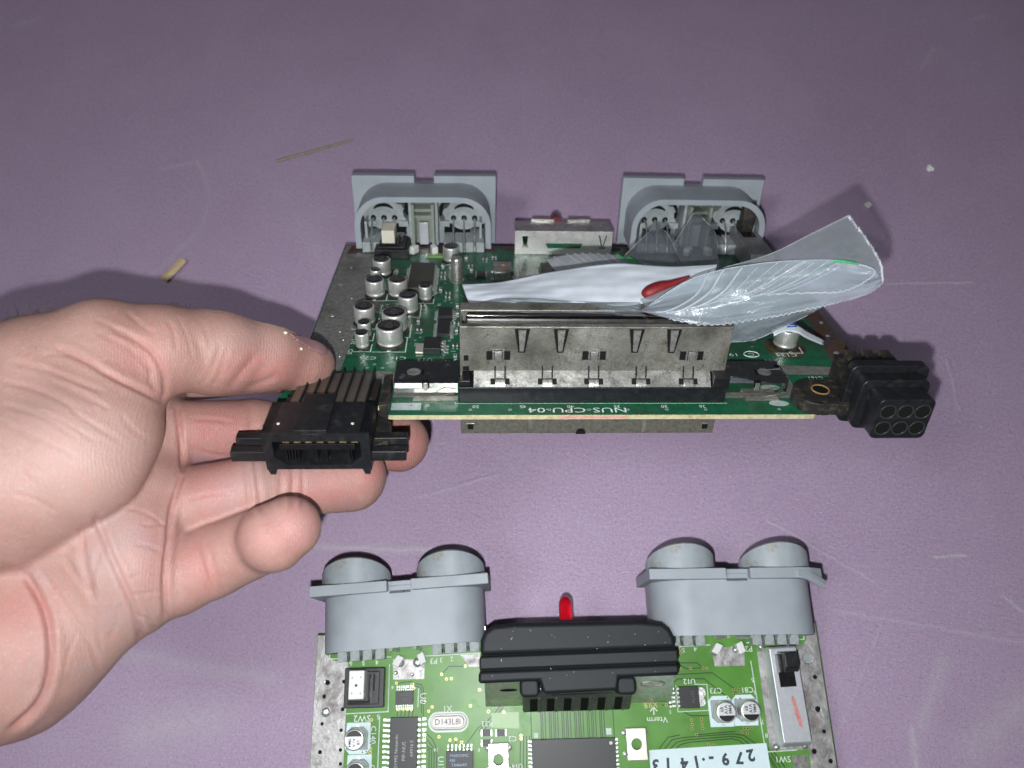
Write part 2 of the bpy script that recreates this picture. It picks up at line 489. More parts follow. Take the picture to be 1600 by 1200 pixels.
# ------------------------------------------------------------------ the table
def table_material():
    t = NT('mauve_satin_top')
    o = t.obj
    cl = t.noise(14, 4, .6)
    c = t.mix(t.ramp(cl, .3, .7), (.47, .335, .50), (.525, .385, .555))
    fine = t.noise(900, 3, .6)
    c = t.mix(t.ramp(t.noise(1250, 4, .75), .50, .66, 0, .75), t.mix(t.ramp(fine, .30, .52, .5, 0), c, (.30, .21, .33)), (.62, .50, .64))
    smear = t.ramp(t.noise(24, 7, .72, dist=2.2), .52, .72, 0, .30)
    c = t.mix(smear, c, (.52, .44, .55))
    sep = t.n('ShaderNodeSeparateXYZ'); t.link(o, sep.inputs[0])
    warp = t.ramp(t.noise(90, 5, .7), 0, 1, -.0016, .0016)
    X = t.math('ADD', sep.outputs[0], warp); Y = t.math('ADD', sep.outputs[1], warp)
    mask = None; ridge = None
    for (p0, p1, w, amt) in SCRATCHES_SHEEN:
        a = on_table(*p0)[:2] * MM; b = on_table(*p1)[:2] * MM
        d = b - a; L2 = float(d @ d)
        u = t.math('DIVIDE', t.math('ADD', t.math('MULTIPLY', t.math('SUBTRACT', X, float(a[0])), float(d[0])), t.math('MULTIPLY', t.math('SUBTRACT', Y, float(a[1])), float(d[1]))), L2)
        n_ = t.n('ShaderNodeClamp'); t.link(u, n_.inputs[0]); u = n_.outputs[0]
        ex = t.math('SUBTRACT', X, t.math('MULTIPLY_ADD', u, float(d[0]), float(a[0])))
        ey = t.math('SUBTRACT', Y, t.math('MULTIPLY_ADD', u, float(d[1]), float(a[1])))
        dd = t.math('SQRT', t.math('ADD', t.math('MULTIPLY', ex, ex), t.math('MULTIPLY', ey, ey)))
        g = t.math('POWER', t.ramp(dd, 0, w * 1.5 * MM, 1, 0), 2.0)
        if amt > 0:
            g2 = t.math('MULTIPLY', g, amt)
            mask = g2 if mask is None else t.math('MAXIMUM', mask, g2)
        ridge = g if ridge is None else t.math('MAXIMUM', ridge, g)
    wear_sheen = t.math('MULTIPLY', mask, t.ramp(t.noise(500, 4, .7), .36, .58, .35, 1))
    c = t.mix(wear_sheen, c, (.62, .60, .63))
    sp = t.ramp(t.vor(520), .16, .06)  # pale dots put the sparkle of dust into the colour
    sp2 = t.math('MULTIPLY', sp, t.ramp(t.noise(240, 2), .50, .60))
    c = t.mix(t.math('MULTIPLY', sp2, .9), c, (.74, .70, .74))
    dk = t.math('MULTIPLY', t.ramp(t.vor(130), .035, .02), t.ramp(t.noise(33, 2), .58, .6))
    c = t.mix(dk, c, (.03, .025, .03))
    t.set(Base_Color=c, Roughness=t.ramp(cl, .3, .7, .37, .45), Specular_IOR_Level=.6, Metallic=.30, Coat_Weight=.40, Coat_Roughness=.27)
    h = t.math('ADD', t.noise(2600, 4, .7), t.math('MULTIPLY', t.noise(620, 3, .6), .45))
    nb = t.bump(h, 1.0, .00036)
    h2 = t.math('ADD', t.math('MULTIPLY', t.noise(45, 3), .5), ridge)
    nb2 = t.bump(h2, .22, .0004, nb)
    t.set(Normal=nb2, Coat_Normal=t.bump(h, .55, .0003))
    return t.m
SCRATCHES_SHEEN = [((1300, 950), (1600, 1003), 1.6, .30), ((1200, 812), (1370, 910), 1.0, .45), ((450, 852), (690, 860), 1.7, .75), ((1462, 868), (1510, 868), .9, 1.0),
             ((1570, 930), (1600, 958), 1.1, 1.0), ((1385, 443), (1520, 440), .9, .75), ((1440, 105), (1460, 75), 1.5, .55), ((1475, 1035), (1440, 1130), 4.5, .40),
             ((255, 262), (310, 250), 2.6, .30), ((310, 250), (330, 300), 2.6, .26), ((330, 310), (318, 350), 3, .22), ((318, 350), (240, 425), 2.0, .22), ((1427, 1140), (1432, 1200), 2.4, .75), ((1520, 1170), (1600, 1100), 9.0, .45),
             ((440, 300), (520, 420), 9, .16), ((20, 40), (60, 28), 3.5, .25), ((180, 1020), (420, 1060), 5.0, .35), ((210, 1150), (330, 1120), 12.0, .45), ((1520, 30), (1545, 22), 2.5, .4), ((1480, 560), (1500, 640), 1.2, .25), ((640, 780), (780, 740), 1.2, .25), ((1385, 960), (1300, 1180), 1.2, .12)]  # broad bands at the lower corners put the sheen there into the colour
tb = MB(); tb.box(-800, 800, -700, 1000, -25, 0)
table = place('table_top', tb.mesh('table_top', [table_material()], 0), bevel=2)
table['kind'] = 'structure'
table['label'] = 'mauve satin table top with scratches and dust'

# ------------------------------------------------------------------ components
def capacitor(pr, x, y, d, h, rz=0.0, marks=None, base='black', top='alu_top', lab=None):
    r = d / 2
    cap = part('capacitor', lambda b: b.lathe([(r * .93, .9), (r, 1.2), (r, 1.6), (r * .95, 1.9), (r * .95, 2.25), (r, 2.6), (r, h - .5), (r * .97, h - .15), (r * .88, h)], 36), 'alu', pr, (x, y, 0), rz, key=(d, h), smooth=50)
    if lab: cap['label'] = lab
    q = r * 1.06
    part('base_plate', lambda b: b.prism([(-q, -q * .55), (-q * .55, -q), (q * .55, -q), (q, -q * .55), (q, q), (-q, q)], .12, .95), base, cap, key=d, bevel=.15)
    part('top_disc', lambda b: b.disc(0, 0, r * .86, h + .04, 32), top, cap, key=(d, h))
    part('polarity_mark', lambda b: b.disc(0, 0, r * .85, h + .08, 20, a0=R_(200), a1=R_(340)), 'cap_mark', cap, key=(d, h))
    part('solder_tab', lambda b: b.box(-r * .16, r * .16, -q - .9, -q + .1, .08, .4), 'solder', cap, key=d, bevel=.08)
    if marks:
        for i, s in enumerate(marks):
            text(cap, s, 0, r * .30 - i * r * .34, r * .24, h + .1, 0, 'chip_ink_dim', 'lettering', bold=.012)
    return cap

def soic(pr, x0, x1, y0, y1, h, n, sides='lr', pin=1.4, pw=.4, body='epoxy', label=None, name='chip', z0=.35):
    chip = part(name, lambda b: b.box(x0, x1, y0, y1, z0, h), body, pr, bevel=.12)
    if label: chip['label'] = label
    def pins(b):
        for k in range(n):
            if sides == 'lr':
                yy = y0 + (y1 - y0) * (k + .5) / n
                for xx, sg in ((x0, -1), (x1, 1)):
                    pr_ = [(0, h * .62), (pin * .35 * sg, h * .62), (pin * .5 * sg, .25), (pin * sg, .25), (pin * sg, .08), (pin * .4 * sg, .08), (pin * .28 * sg, h * .5), (0, h * .5)]
                    b.prism_y([(xx + a, c) for a, c in pr_], yy - pw / 2, yy + pw / 2)
            else:
                xx = x0 + (x1 - x0) * (k + .5) / n
                for yy, sg in ((y0, -1), (y1, 1)):
                    pr_ = [(0, h * .62), (pin * .35 * sg, h * .62), (pin * .5 * sg, .25), (pin * sg, .25), (pin * sg, .08), (pin * .4 * sg, .08), (pin * .28 * sg, h * .5), (0, h * .5)]
                    b.prism_x([(yy + a, c) for a, c in pr_], xx - pw / 2, xx + pw / 2)
    part('pins', pins, 'solder', chip, kind='stuff')
    return chip

def arch(x0, x1, z0, z1, r, n=8):
    pts = [(x0, z0)]
    for k in range(n + 1):
        a = R_(180 - 90 * k / n); pts.append((x0 + r + r * math.cos(a), z1 - r + r * math.sin(a)))
    for k in range(n + 1):
        a = R_(90 - 90 * k / n); pts.append((x1 - r + r * math.cos(a), z1 - r + r * math.sin(a)))
    pts.append((x1, z0))
    return pts

FL_Z0, FL_Z1 = -4.5, 26.5
def controller_port(pr, x, y=0.0, rz=0.0, label=None, broken=False, lever_pin=None):
    """double controller socket: open-backed shell, flange, two sockets facing away from the board"""
    p = part('controller_port', lambda b: b.tube_band_y(arch(-29, 29, .6, 23.5, 13), arch(-26.6, 26.6, .6, 21.2, 11), -5, 14.2), 'grey', pr, (x, y, 0), rz, key='shell', smooth=30)
    if label: p['label'] = label
    def flange(b):
        xr = 21.0 if broken else 31.5
        prof = [(-31.5, FL_Z0), (31.5, FL_Z0), (31.5, FL_Z1 - (5.5 if broken else 0))]
        if broken: prof += [(28, FL_Z1 - 3), (25, FL_Z1 - .6), (21, FL_Z1)]
        prof += [(4.2, FL_Z1), (4.2, FL_Z1 - 3.4), (-4.2, FL_Z1 - 3.4), (-4.2, FL_Z1), (-31.5, FL_Z1)]
        b.prism_y(prof, 13.8, 17.6)
    fl = part('flange', flange, 'grey', p, key=('fl', broken), bevel=.35)
    if broken:
        part('bent_corner', lambda b: [b.tube([(21, 15.6, FL_Z1 - .8), (24.5, 15, FL_Z1 - 1.6), (28, 13.6, FL_Z1 - 3.4), (31.2, 12.2, FL_Z1 - 5.6)], 1.7, 6)], 'grey', fl)
    part('latch_tab', lambda b: b.box(-4.0, 4.0, 13.0, 16.0, FL_Z1 - 5.2, FL_Z1 - 3.0), 'grey', p, key='tab', bevel=.3)
    for sx in (-17.4, 17.4):
        def ring(b):
            n = 40; vs = []; fs = []
            rr = 12.6; zc = 11.6
            for j, (dr, yy) in enumerate(((0, 17.0), (0, 0), (-.5, .5), (-1.6, .7), (-11.5, .5))):
                for k in range(n):
                    a = 2 * math.pi * k / n
                    rad = rr + dr
                    z = zc + rad * math.sin(a)
                    yv = 17.0 if j == 0 else 26.5 - (zc + rr * math.sin(a) - zc) * -.0 - (rr - rr * math.sin(a)) * .42 + yy
                    vs.append((rad * math.cos(a), max(yv, 17.3 if j else 17.0), z))
            for j in range(4):
                for k in range(n):
                    k2 = (k + 1) % n
                    fs.append((j * n + k, j * n + k2, (j + 1) * n + k2, (j + 1) * n + k))
            fs.append(tuple(range(4 * n, 5 * n)))
            b.add(vs, fs)
        part('socket_ring', ring, 'grey_ring', p, (sx, 0, 0), key='ring', smooth=35)
    def rear_wall(b):
        b.prism_y(arch(-26.6, 26.6, .6, 21.2, 11), 10, 12)
        b.box(-25, -24, -3, 10, .6, 12); b.box(24, 25, -3, 10, .6, 12)
        for s in (-1, 1):
            b.box(s * 5.6 - .6, s * 5.6 + .6, -1, 10, .6, 20)
            b.box(s * 23 - 3, s * 23 + 3, 1, 10, 1.5, 4); b.box(s * 23 - 2, s * 23 + 2, 3, 10, 7.5, 10)
            b.box(s * 9 - 2, s * 9 + 2, 3, 10, 7.5, 10)
    part('inner_wall', rear_wall, 'grey_in', p, key='rw')
    for sx in (-17.4, 17.4):
        def back(b):
            poly = []
            for k in range(48):
                a = 2 * math.pi * k / 48
                r0 = 9.5 if (k // 3) % 2 else 8.5
                if math.sin(a) < -.45: r0 = 6.5
                poly.append((r0 * math.cos(a), 11.6 + r0 * math.sin(a) * .92))
            b.prism_y(poly, 4.5, 10)
        part('socket_gap', lambda b: b.prism_y([(11.2 * math.cos(2 * math.pi * k / 32), 11.6 + 10.6 * math.sin(2 * math.pi * k / 32)) for k in range(32)], 9.85, 9.9), 'hole', p, (sx, 0, 0), key='sgap')
        bk = part('socket_back', back, 'grey_in', p, (sx, 0, 0), key='back')
        def holes(b):
            for hx in (-4.6, 0, 4.6):
                b.prism_y([(hx + 1.25 * math.cos(2 * math.pi * k / 12), 11 + 1.25 * math.sin(2 * math.pi * k / 12)) for k in range(12)], 4.4, 4.46)
            arc = [(5 * math.cos(R_(a)), 13 + 4.6 * math.sin(R_(a))) for a in range(35, 146, 10)] + [(5 * math.cos(R_(a)), 13 + 3.0 * math.sin(R_(a))) for a in range(145, 34, -10)]
            b.prism_y(arc, 4.4, 4.46)
        part('pin_hole', holes, 'hole', bk, (0, 0, 0), key='holes')
        def gaps(b):
            for gx, gz, w_, h_ in ((-9.4, 12, 1.6, 2.5), (9.4, 12, 1.6, 2.5), (-6, 4.5, 3, 3.2), (1.8, 4.5, 2.4, 3.2), (6.8, 4, 2.2, 3)):
                b.box(gx - w_, gx + w_, 9.9, 9.96, gz - h_, gz + h_)
        part('wall_slot', gaps, 'hole', bk, key='gaps')
        def pins(b):
            for hx in (-4.6, 0, 4.6):
                b.tube([(hx, 4.2, 11), (hx, .0, 10.6), (hx, -3.3, 9), (hx, -6.6, 3.6), (hx, -7.6, .2)], .38, 6)
        part('contact_pins', pins, 'solder', bk, key='pins', kind='stuff')
        for lx in (-6.9, -2.3, 2.3, 6.9):
            part('leg', lambda b: b.box(-1.75, 1.75, -8.0, 4, .1, 4.6), 'grey_in', p, (sx + lx, 0, 0), key='leg', bevel=.2)
    part('light_guide', lambda b: [b.box(-4.8, -3.6, -6, 9.9, .2, 20.5), b.box(3.6, 4.8, -6, 9.9, .2, 20.5), b.box(-3.6, 3.6, 6, 9.9, .2, 20.5), b.box(-3.6, 3.6, -1, 6, 12.5, 14), b.box(-3.6, 3.6, -2, 6, 16, 17.2)], 'clear', p, key='lg', bevel=.2)
    part('lock_plate', lambda b: b.box(-2.0, 2.0, -1.4, -.4, 1.0, 11), 'switch_metal', p, key='lp', bevel=.2)
    for s in (-1, 1):
        part('guide_foot', lambda b: b.prism([(-1.5, -2.4), (1.3, -2.4), (1.9, 1.6), (-.8, 1.6)], .2, 3.6), 'clear_bright', p, (s * 4.2, -8.6, 0), rz=s * .45, key='gf', bevel=.5)
    return p

def slide_switch(pr, x, y, rz, metal, label=None, mark=True):
    """metal-cased slide switch, knob at the far end (local +y)"""
    sw = part('power_switch', lambda b: b.prism_x([(-17, .1), (-17, 6.2), (-15.6, 9), (15.8, 9), (16.3, 8), (16.3, .1)], -5, 5), metal, pr, (x, y, 0), rz, key='sw', bevel=.35, label=label)
    part('knob_slot', lambda b: b.box(-3, 2.8, 2.6, 10.4, 9.02, 9.06), 'hole', sw, key='slot')
    part('knob_rail', lambda b: [b.box(-2.6, -.5, 3, 8, 9.07, 9.4), b.box(.3, 2.5, 3, 6, 9.07, 9.35)], 'black_gloss', sw, key='rail')
    part('knob', lambda b: b.prism_x([(8, 9), (7.6, 14.4), (9.2, 16.6), (14.2, 16.6), (14.6, 9)], -2.4, 2.6), 'black', sw, key='knob', bevel=.4)
    part('knob_wing', lambda b: b.box(-3.4, -2.4, 7.5, 13.8, 9.05, 12.5), 'black', sw, key='wing', bevel=.2)
    for sy in (-17.6, 16.6):
        for sx in (-5.2, 5.2):
            part('solder_lug', lambda b: b.lathe([(1.3, .05), (1.2, .5), (.7, 1.0), (.2, 1.15)], 12), 'solder', sw, (sx, sy, 0), key='lug')
    if mark:
        part('red_mark', lambda b: b.sheet([(.3, -.6), (.9, -.2), (1.5, -2.2), (1.9, -4.4), (2.2, -6.4), (2.6, -8.4), (2.5, -10.8), (1.5, -10.5), (1.0, -8.2), (.5, -6.2), (.7, -4.2), (.1, -2.4)], 9.03), 'red_ink', sw)
    return sw

def push_switch(pr, x, y, btn, rz=0.0, label=None):
    s = part('reset_switch', lambda b: [b.box(-7.2, 7.2, -6.8, 6.8, .1, 4.2), b.box(-5.6, 5.6, -5.6, 5.6, 4.2, 5.2)], 'black', pr, (x, y, 0), rz, key='rs', bevel=.3, label=label)
    part('button', lambda b: b.box(-4.2, 1.3, -3.6, 6, 5.2, 11.5), btn, s, key='btn', bevel=.35)
    part('button_pip', lambda b: [b.disc(-1.5, 1, .5, 11.56, 10)] + [b.sheet([(px_ - .2, py_ - .3), (px_ + .3, py_ - .2), (px_ + .1, py_ + .35)], 11.56) for px_, py_ in ((-3, 3.6), (0, 3.8), (-3, -1.5), (0, -1.6))], 'cap_mark' if btn == 'button' else btn, s, key=('pip', btn))
    part('switch_ribs', lambda b: [b.box(1.9, 2.9, -4.5, 4.5, 5.2, 6.6), b.box(3.6, 4.4, -1, 4.5, 5.2, 6), b.box(-5, 3, -5.2, -4.4, 5.2, 6.4)], 'black_gloss', s, key='ribs', bevel=.15)
    return s

def bracket(pr, x, y, label=None, m='bracket', w=7.2, L=10.6):
    br = part('clip_bracket', lambda b: b.holed_plate(-w / 2, w / 2, -L / 2, L / 2, 0, 0, 1.75, 3.4, 4.0), m, pr, (x, y, 0), key=('br', w, L), bevel=.25, label=label)
    for s in (-1, 1):
        part('bracket_wall', lambda b: b.box(-w * .48, w * .48, -.3, .3, .05, 3.4), m, br, (0, s * (L / 2 - .4), 0), key=('bw', w), bevel=.1)
        for q in (-1, 1):
            part('bracket_foot', lambda b: b.lathe([(1.0, .05), (.9, .5), (.3, .8)], 10), 'solder', br, (s * (w / 2 + .3), q * L * .32, 0), key='bf')
    return br

def crystal(pr, x, y, name='crystal'):
    c = part(name, lambda b: [b.prism(rrect(-6.6, 6.6, -2.6, 2.6, 2.59, 8), .15, .7), b.prism(rrect(-5.8, 5.8, -1.95, 1.95, 1.94, 8), .7, 3.2)], 'crystal_can', pr, (x, y, 0), bevel=.25)
    return c

def smd(pr, x, y, w, l, rz=0.0, m='epoxy_worn'):
    c = part('resistor', lambda b: b.box(-w / 2, w / 2, -l / 2, l / 2, .12, .75), m, pr, (x, y, 0), rz, key=(w, l))
    part('end_cap', lambda b: [b.box(-w / 2 - .25, -w / 2 + .35, -l / 2 - .05, l / 2 + .05, .06, .8), b.box(w / 2 - .35, w / 2 + .25, -l / 2 - .05, l / 2 + .05, .06, .8)], 'solder', c, key=(w, l), bevel=.08)
    return c

def vias(pr, pts, r=.62, hole=.3, ring='gold'):
    part('vias', lambda b: [b.disc(x, y, r, .07, 12) for x, y in pts], ring, pr, kind='stuff')
    part('via_holes', lambda b: [b.disc(x, y, hole, .10, 10) for x, y in pts], 'hole', pr, kind='stuff')

def frame(o, x, y):
    o, x, y = (np.array(q, float) for q in (o, x, y))
    x = x / np.linalg.norm(x); y = y - x * (x @ y); y = y / np.linalg.norm(y); z = np.cross(x, y)
    return Matrix([[x[0], y[0], z[0], o[0] * MM], [x[1], y[1], z[1], o[1] * MM], [x[2], y[2], z[2], o[2] * MM], [0, 0, 0, 1]])

# ------------------------------------------------------------------ boards
def pcb(pr, mask, poly, label):
    b = MB(); b.prism(poly, -1.6, 0, 0, 1)
    return place('pcb', b.mesh('pcb', [M[mask], M['board_edge']], 0), pr, label=label)

# ---- the board held up in the hand: far edge near the table, near edge raised
held = root('circuit_board', 'dirty dark green console circuit board held up at its corner by the hand', 'circuit board',
            frame((20.97, 173.53, 19.34), (.99914, .01422, -.03906), (-.03486, .79833, -.60121)), group='bare console circuit boards')
held_outline = [(-94, 0), (-94, -112), (-97, -119), (-97, -124), (-64.5, -124), (-64.5, -129), (67, -129), (74, -124), (98, -124), (96.5, -112), (94, -100), (94, 0), (60, 0), (60, -.01)][:12]
pcb(held, 'mask_dark', held_outline, 'grimy dark green board with pale yellow sawn edge')
part('ground_strip', lambda b: b.sheet([(-93.6, -.6), (-78, -.6), (-78.4, -60), (-79.5, -85), (-80.5, -104), (-93.6, -104)], .04), 'tin_dark', held, label='tarnished bare metal strip along left edge')
part('ground_strip', lambda b: b.sheet([(93.6, -1), (86.5, -1), (88.5, -46), (85.5, -89), (84, -104), (93.6, -110)], .04), 'tin_rust', held, label='rusty bare metal strip along right edge')
for pl in ([(-80, -104.2), (-62, -104.2), (-62, -111.5), (-66, -112), (-93, -112), (-93, -104.2)], [(-62, -99), (-44, -99), (-44, -106), (-62, -106)], [(62, -100), (84, -101.5), (84.5, -106.5), (63, -106)], [(-62, -107), (-43, -107), (-43, -119.5), (-62, -119.5)], [(42, -107), (66, -107), (66, -120), (42, -120)]):
    part('ground_strip', lambda b: b.sheet(pl, .045), 'tin_dark', held)
for pl in ([(-91, -.8), (-28, -.8), (-28, -7), (-60, -9.5), (-92, -10)], [(-28, -.8), (27, -.8), (27, -5), (-20, -7.5)], [(27, -.8), (86, -.8), (86, -6), (30, -7)]):
    part('rust_patch', lambda b: b.sheet(pl, .05), 'tin_rust', held)
part('solder_dots', lambda b: [b.lathe([(r, .04), (r * .8, .25), (r * .3, .4)], 10, x, y) for x, y, r in
     [(-87, -10, 1.0), (-85, -8, .5), (-88, -24, .5), (-90, -40, 1.1), (-84, -52, .5), (-89, -66, .8), (-84.6, -78, .5), (-90.6, -87, .7), (-82.4, -84, .4), (-82, -95, .5), (-88, -96, .5), (-83, -102, .4), (91, -50, .9), (89.5, -60, .7), (91.5, -70, .8), (90, -80, .8), (88.5, -92, 1.0), (92, -103, .8)]], 'solder', held, kind='stuff')
vias(held, [(-74 + 4.2 * i, -99.2 - .8 * (i % 2)) for i in range(8)] + [(-72 + 5 * i, -102.2) for i in range(5)] + [(-56, -124), (-51, -124), (57, -126.2), (62, -97), (63.5, -97), (65, -97), (62, -98.5), (63.5, -98.5)] +
     [(-38, -126.3), (-26, -126.3), (-14, -126.3), (-2, -126.3), (10, -126.3), (22, -126.3), (34, -126.3)], .55, .25, 'pad')

CAPS = [(-66.0, -86.5, 9.0, 7.4), (-65.2, -76.6, 8.8, 7.4), (-75.1, -89, 4.7, 6.0), (-75.2, -81.5, 4.7, 6.0), (-76.4, -71.5, 7.4, 7.0), (-61.6, -62.5, 7.2, 7.0),
        (-55.8, -53.0, 4.9, 6.2), (-75.2, -49.4, 7.2, 7.0), (-66.5, -49.2, 7.4, 7.0), (-74.6, -30.4, 7.2, 7.0), (-76.2, -37.0, 4.6, 5.4), (-47.2, -16.6, 6.8, 6.8), (71.6, -87.4, 8.0, 7.4)]
for i, (x, y, d, h) in enumerate(CAPS):
    capacitor(held, x, y, d, h, rz=(0, .25, -.2, .4, -.1, .15, -.35)[i % 7], marks=['68', 'A1A', '9M4'] if d > 6.5 else None, top='cap_top_dark', base='black_dirty')
part('cap_outline', lambda b: [b.strip([(x + d * .62, y + d * .5), (x + d * .62, y - d * .62), (x - d * .62, y - d * .62)], .35, .06) for x, y, d, h in CAPS], 'silk', held, kind='stuff')
part('heat_stain', lambda b: [b.disc(71.6, -88.5, 7.2, .05, 20)], 'burnt', held)
soic(held, -63.2, -53.6, -47.8, -24, 2.6, 14, 'lr', 1.8, .7, 'epoxy_worn', label='dusty brown chip')
soic(held, -50.4, -45.3, -69.3, -62.4, 1.8, 5, 'lr', 1.4, .5)
soic(held, -50.2, -45.8, -82.5, -72.0, 1.8, 8, 'lr', 1.4, .5)
rg = part('regulator', lambda b: b.box(-54.2, -48.4, -94.0, -86.4, .3, 2.6), 'epoxy', held, bevel=.2, label='black voltage regulator')
part('heat_tab', lambda b: b.box(-57.0, -54.2, -93.4, -87.4, .06, .9), 'bracket', rg, bevel=.2)
for k in range(3):
    part('lead', lambda b: b.prism_y([(0, 1.5), (.9, 1.5), (1.5, .3), (2.6, .3), (2.6, .06), (1.2, .06), (.6, 1.1), (0, 1.1)], -.45, .45), 'solder', rg, (-48.4, -88 - k * 2.1, 0), key='ld', bevel=.08)
soic(held, -77.2, -72.4, -64.8, -57.2, 1.4, 4, 'lr', .8, .5, 'epoxy_worn')
smd(held, -34.6, -30.6, 4.2, 5.2); smd(held, -37, -42, 2.2, 1.4); smd(held, -54, -12, 8, 3.4, m='mask_pale')
bk = bracket(held, -26.0, -30.5, m='shell', label='silver clip bracket with orange flux in its hole')
part('flux_blob', lambda b: b.disc(0, 0, 1.7, 3.5, 16), 'orange', bk)
xt = part('oscillator', lambda b: [b.lathe([(2.9, .1), (2.9, .8), (2.3, 1.1), (2.3, 9.5), (2.0, 10.2)], 24)], 'shell_lit', held, (-44.3, -36.5, 0))
soic(held, -10, 6, -40, -22, 2.2, 10, 'lr', 1.4, .5, 'epoxy_worn', label='wide chip partly under the bag')
part('copper_line', lambda b: [b.strip([(-18.5, -12), (-18.5, -46)], .9, .05), b.strip([(-22, -48), (-32, -48), (-36, -44)], .4, .05), b.strip([(-45, -46), (-40, -52), (-34, -52)], .4, .05)], 'tin_dark', held, kind='stuff')

for (x, y, rz) in [(-57, -26, 0), (-57, -29.5, 0), (-50.5, -22, 1.57), (-47, -24, 1.57), (-50, -29, 0), (-50, -33, 0), (-39, -22, 0), (-38.6, -25.5, 1.57), (-33, -15, 0), (-29, -13, 0), (-41, -13.5, 1.57), (-50.5, -44, 1.57), (-47.5, -47.5, 0), (-47.5, -51, 0), (-43.6, -58, 1.57), (-43.4, -64, 1.57), (-43.6, -72, 0), (-43.5, -77, 1.57), (-56.5, -58.5, 0), (-57.4, -70, 1.57), (-56.6, -77, 0), (-69.5, -59, 1.57), (-69.6, -39, 0), (-69, -27, 1.57), (-80, -60, 1.57), (-47.5, -86.5, 1.57), (-43.6, -88, 0), (-43.4, -95, 1.57), (80, -70, 0), (77, -62, 1.57), (78.5, -80, 0), (62, -83, 1.57), (52, -86, 0)]:
    smd(held, x, y, 1.5, 1.1, rz, m='epoxy_worn')
part('pad_marks', lambda b: [b.strip([(x, y), (x + 1.6, y)], .25, .06) for x, y in [(-58.5, -24.4), (-51.6, -20.4), (-51.8, -31), (-40.6, -20.6), (-44.6, -56), (-44.8, -62), (-58.4, -72.4), (-58, -79), (-70.6, -57), (-44.6, -80), (-49, -89), (-45, -91.5), (79, -73), (-38, -47.5), (-36, -50)]], 'silk_dim', held, kind='stuff')
vias(held, [(-52, -36), (-49, -38), (-41, -30), (-39, -33.5), (-36, -38), (-33, -40), (-30, -46), (-48.6, -54), (-46, -55.4), (-56, -82), (-57.6, -84), (-46, -84.4), (-69.6, -66), (-70.4, -68), (-71, -95.4), (-60, -66), (-81, -75), (-52, -58), (84, -76), (66, -96.5), (60, -88), (56, -84)], .4, .18, 'pad')

# cartridge slot
slot = part('cartridge_slot', lambda b: [b.box(-41.6, 40.8, -122.5, -103.5, .1, 5.6), b.box(-41.6, -38, -121.8, -103.8, 5.6, 7.5), b.box(36.6, 40.8, -121.8, -103.8, 5.6, 8.2)], 'black', held, bevel=.3, label='black based cartridge slot in a worn nickel shell')
XL, XR = -40.6, 40.0
part('front_shell', lambda b: b.prism_x([(-118.6, 9.2), (-118.2, 24.0), (-117.6, 24.0), (-118.0, 9.2)], XL, XR), 'shell', slot, label='scuffed and stained front plate')
part('skirt', lambda b: b.prism_x([(-122.2, 5.6), (-118.6, 9.25), (-118.0, 9.2), (-121.6, 5.5)], XL + 3.6, XR - 4.2), 'shell_lit', slot)
part('end_wall', lambda b: b.box(XL - .5, XL + .1, -118.4, -104.4, 5, 24.6), 'shell', slot)
part('end_wall', lambda b: b.box(XR - .1, XR + .5, -118.4, -104.4, 5, 24.6), 'shell', slot)
part('rear_shell', lambda b: b.box(XL, XR, -105.0, -104.4, 5, 25.0), 'shell', slot)
part('top_lip', lambda b: [b.box(XL - .3, XR + .4, -118.7, -116.6, 24.0, 24.5)], 'shell', slot, bevel=.15)
part('rear_lip', lambda b: [b.box(XL - .3, XR + .4, -109.4, -104.3, 24.6, 25.2)], 'shell', slot, bevel=.15)
part('slot_mouth', lambda b: b.box(XL + 1.2, XR - 1, -116.4, -109.5, 20, 23.2), 'black_dirty', slot)
part('slot_rail', lambda b: b.box(XL + 1.6, XR - 1.4, -112.6, -111.2, 20, 25.0), 'chrome', slot, bevel=.15)
for fx in (-22.6, -11.0, 11.6, 22.8):
    sp = part('spring_finger', lambda b: b.prism_y([(-1.15, 23.6), (1.15, 23.6), (.85, 20), (.6, 16.5), (-.6, 16.5), (-.85, 20)], -119.35, -118.8), 'shell_lit', slot, (fx, 0, 0), key='sf')
    part('finger_slot', lambda b: b.add([(-2.3, -118.66, 23.8), (2.3, -118.66, 23.8), (1.0, -118.74, 15.7), (-1.0, -118.74, 15.7)], [(0, 1, 2, 3)]), 'hole', sp, key='fs')
for fx in (-29.6, -.6, 29.2):
    lt = part('latch_tongue', lambda b: b.prism_x([(-119.1, 16.2), (-119.5, 14.4), (-119.4, 13.2), (-118.9, 13.2), (-118.9, 16.2)], -1.1, 1.1), 'shell_lit', slot, (fx, 0, 0), key='lt')
    part('latch_window', lambda b: [b.add([(-3.6, -118.70, 16.2), (3.6, -118.70, 16.2), (3.6, -118.78, 13.2), (-3.6, -118.78, 13.2)], [(0, 1, 2, 3)])], 'hole', lt, key='lw')
    part('window_post', lambda b: [b.box(-1.75, -1.3, -119.0, -118.72, 13.1, 16.3), b.box(1.3, 1.75, -119.0, -118.72, 13.1, 16.3)], 'shell_lit', lt, key='wp')
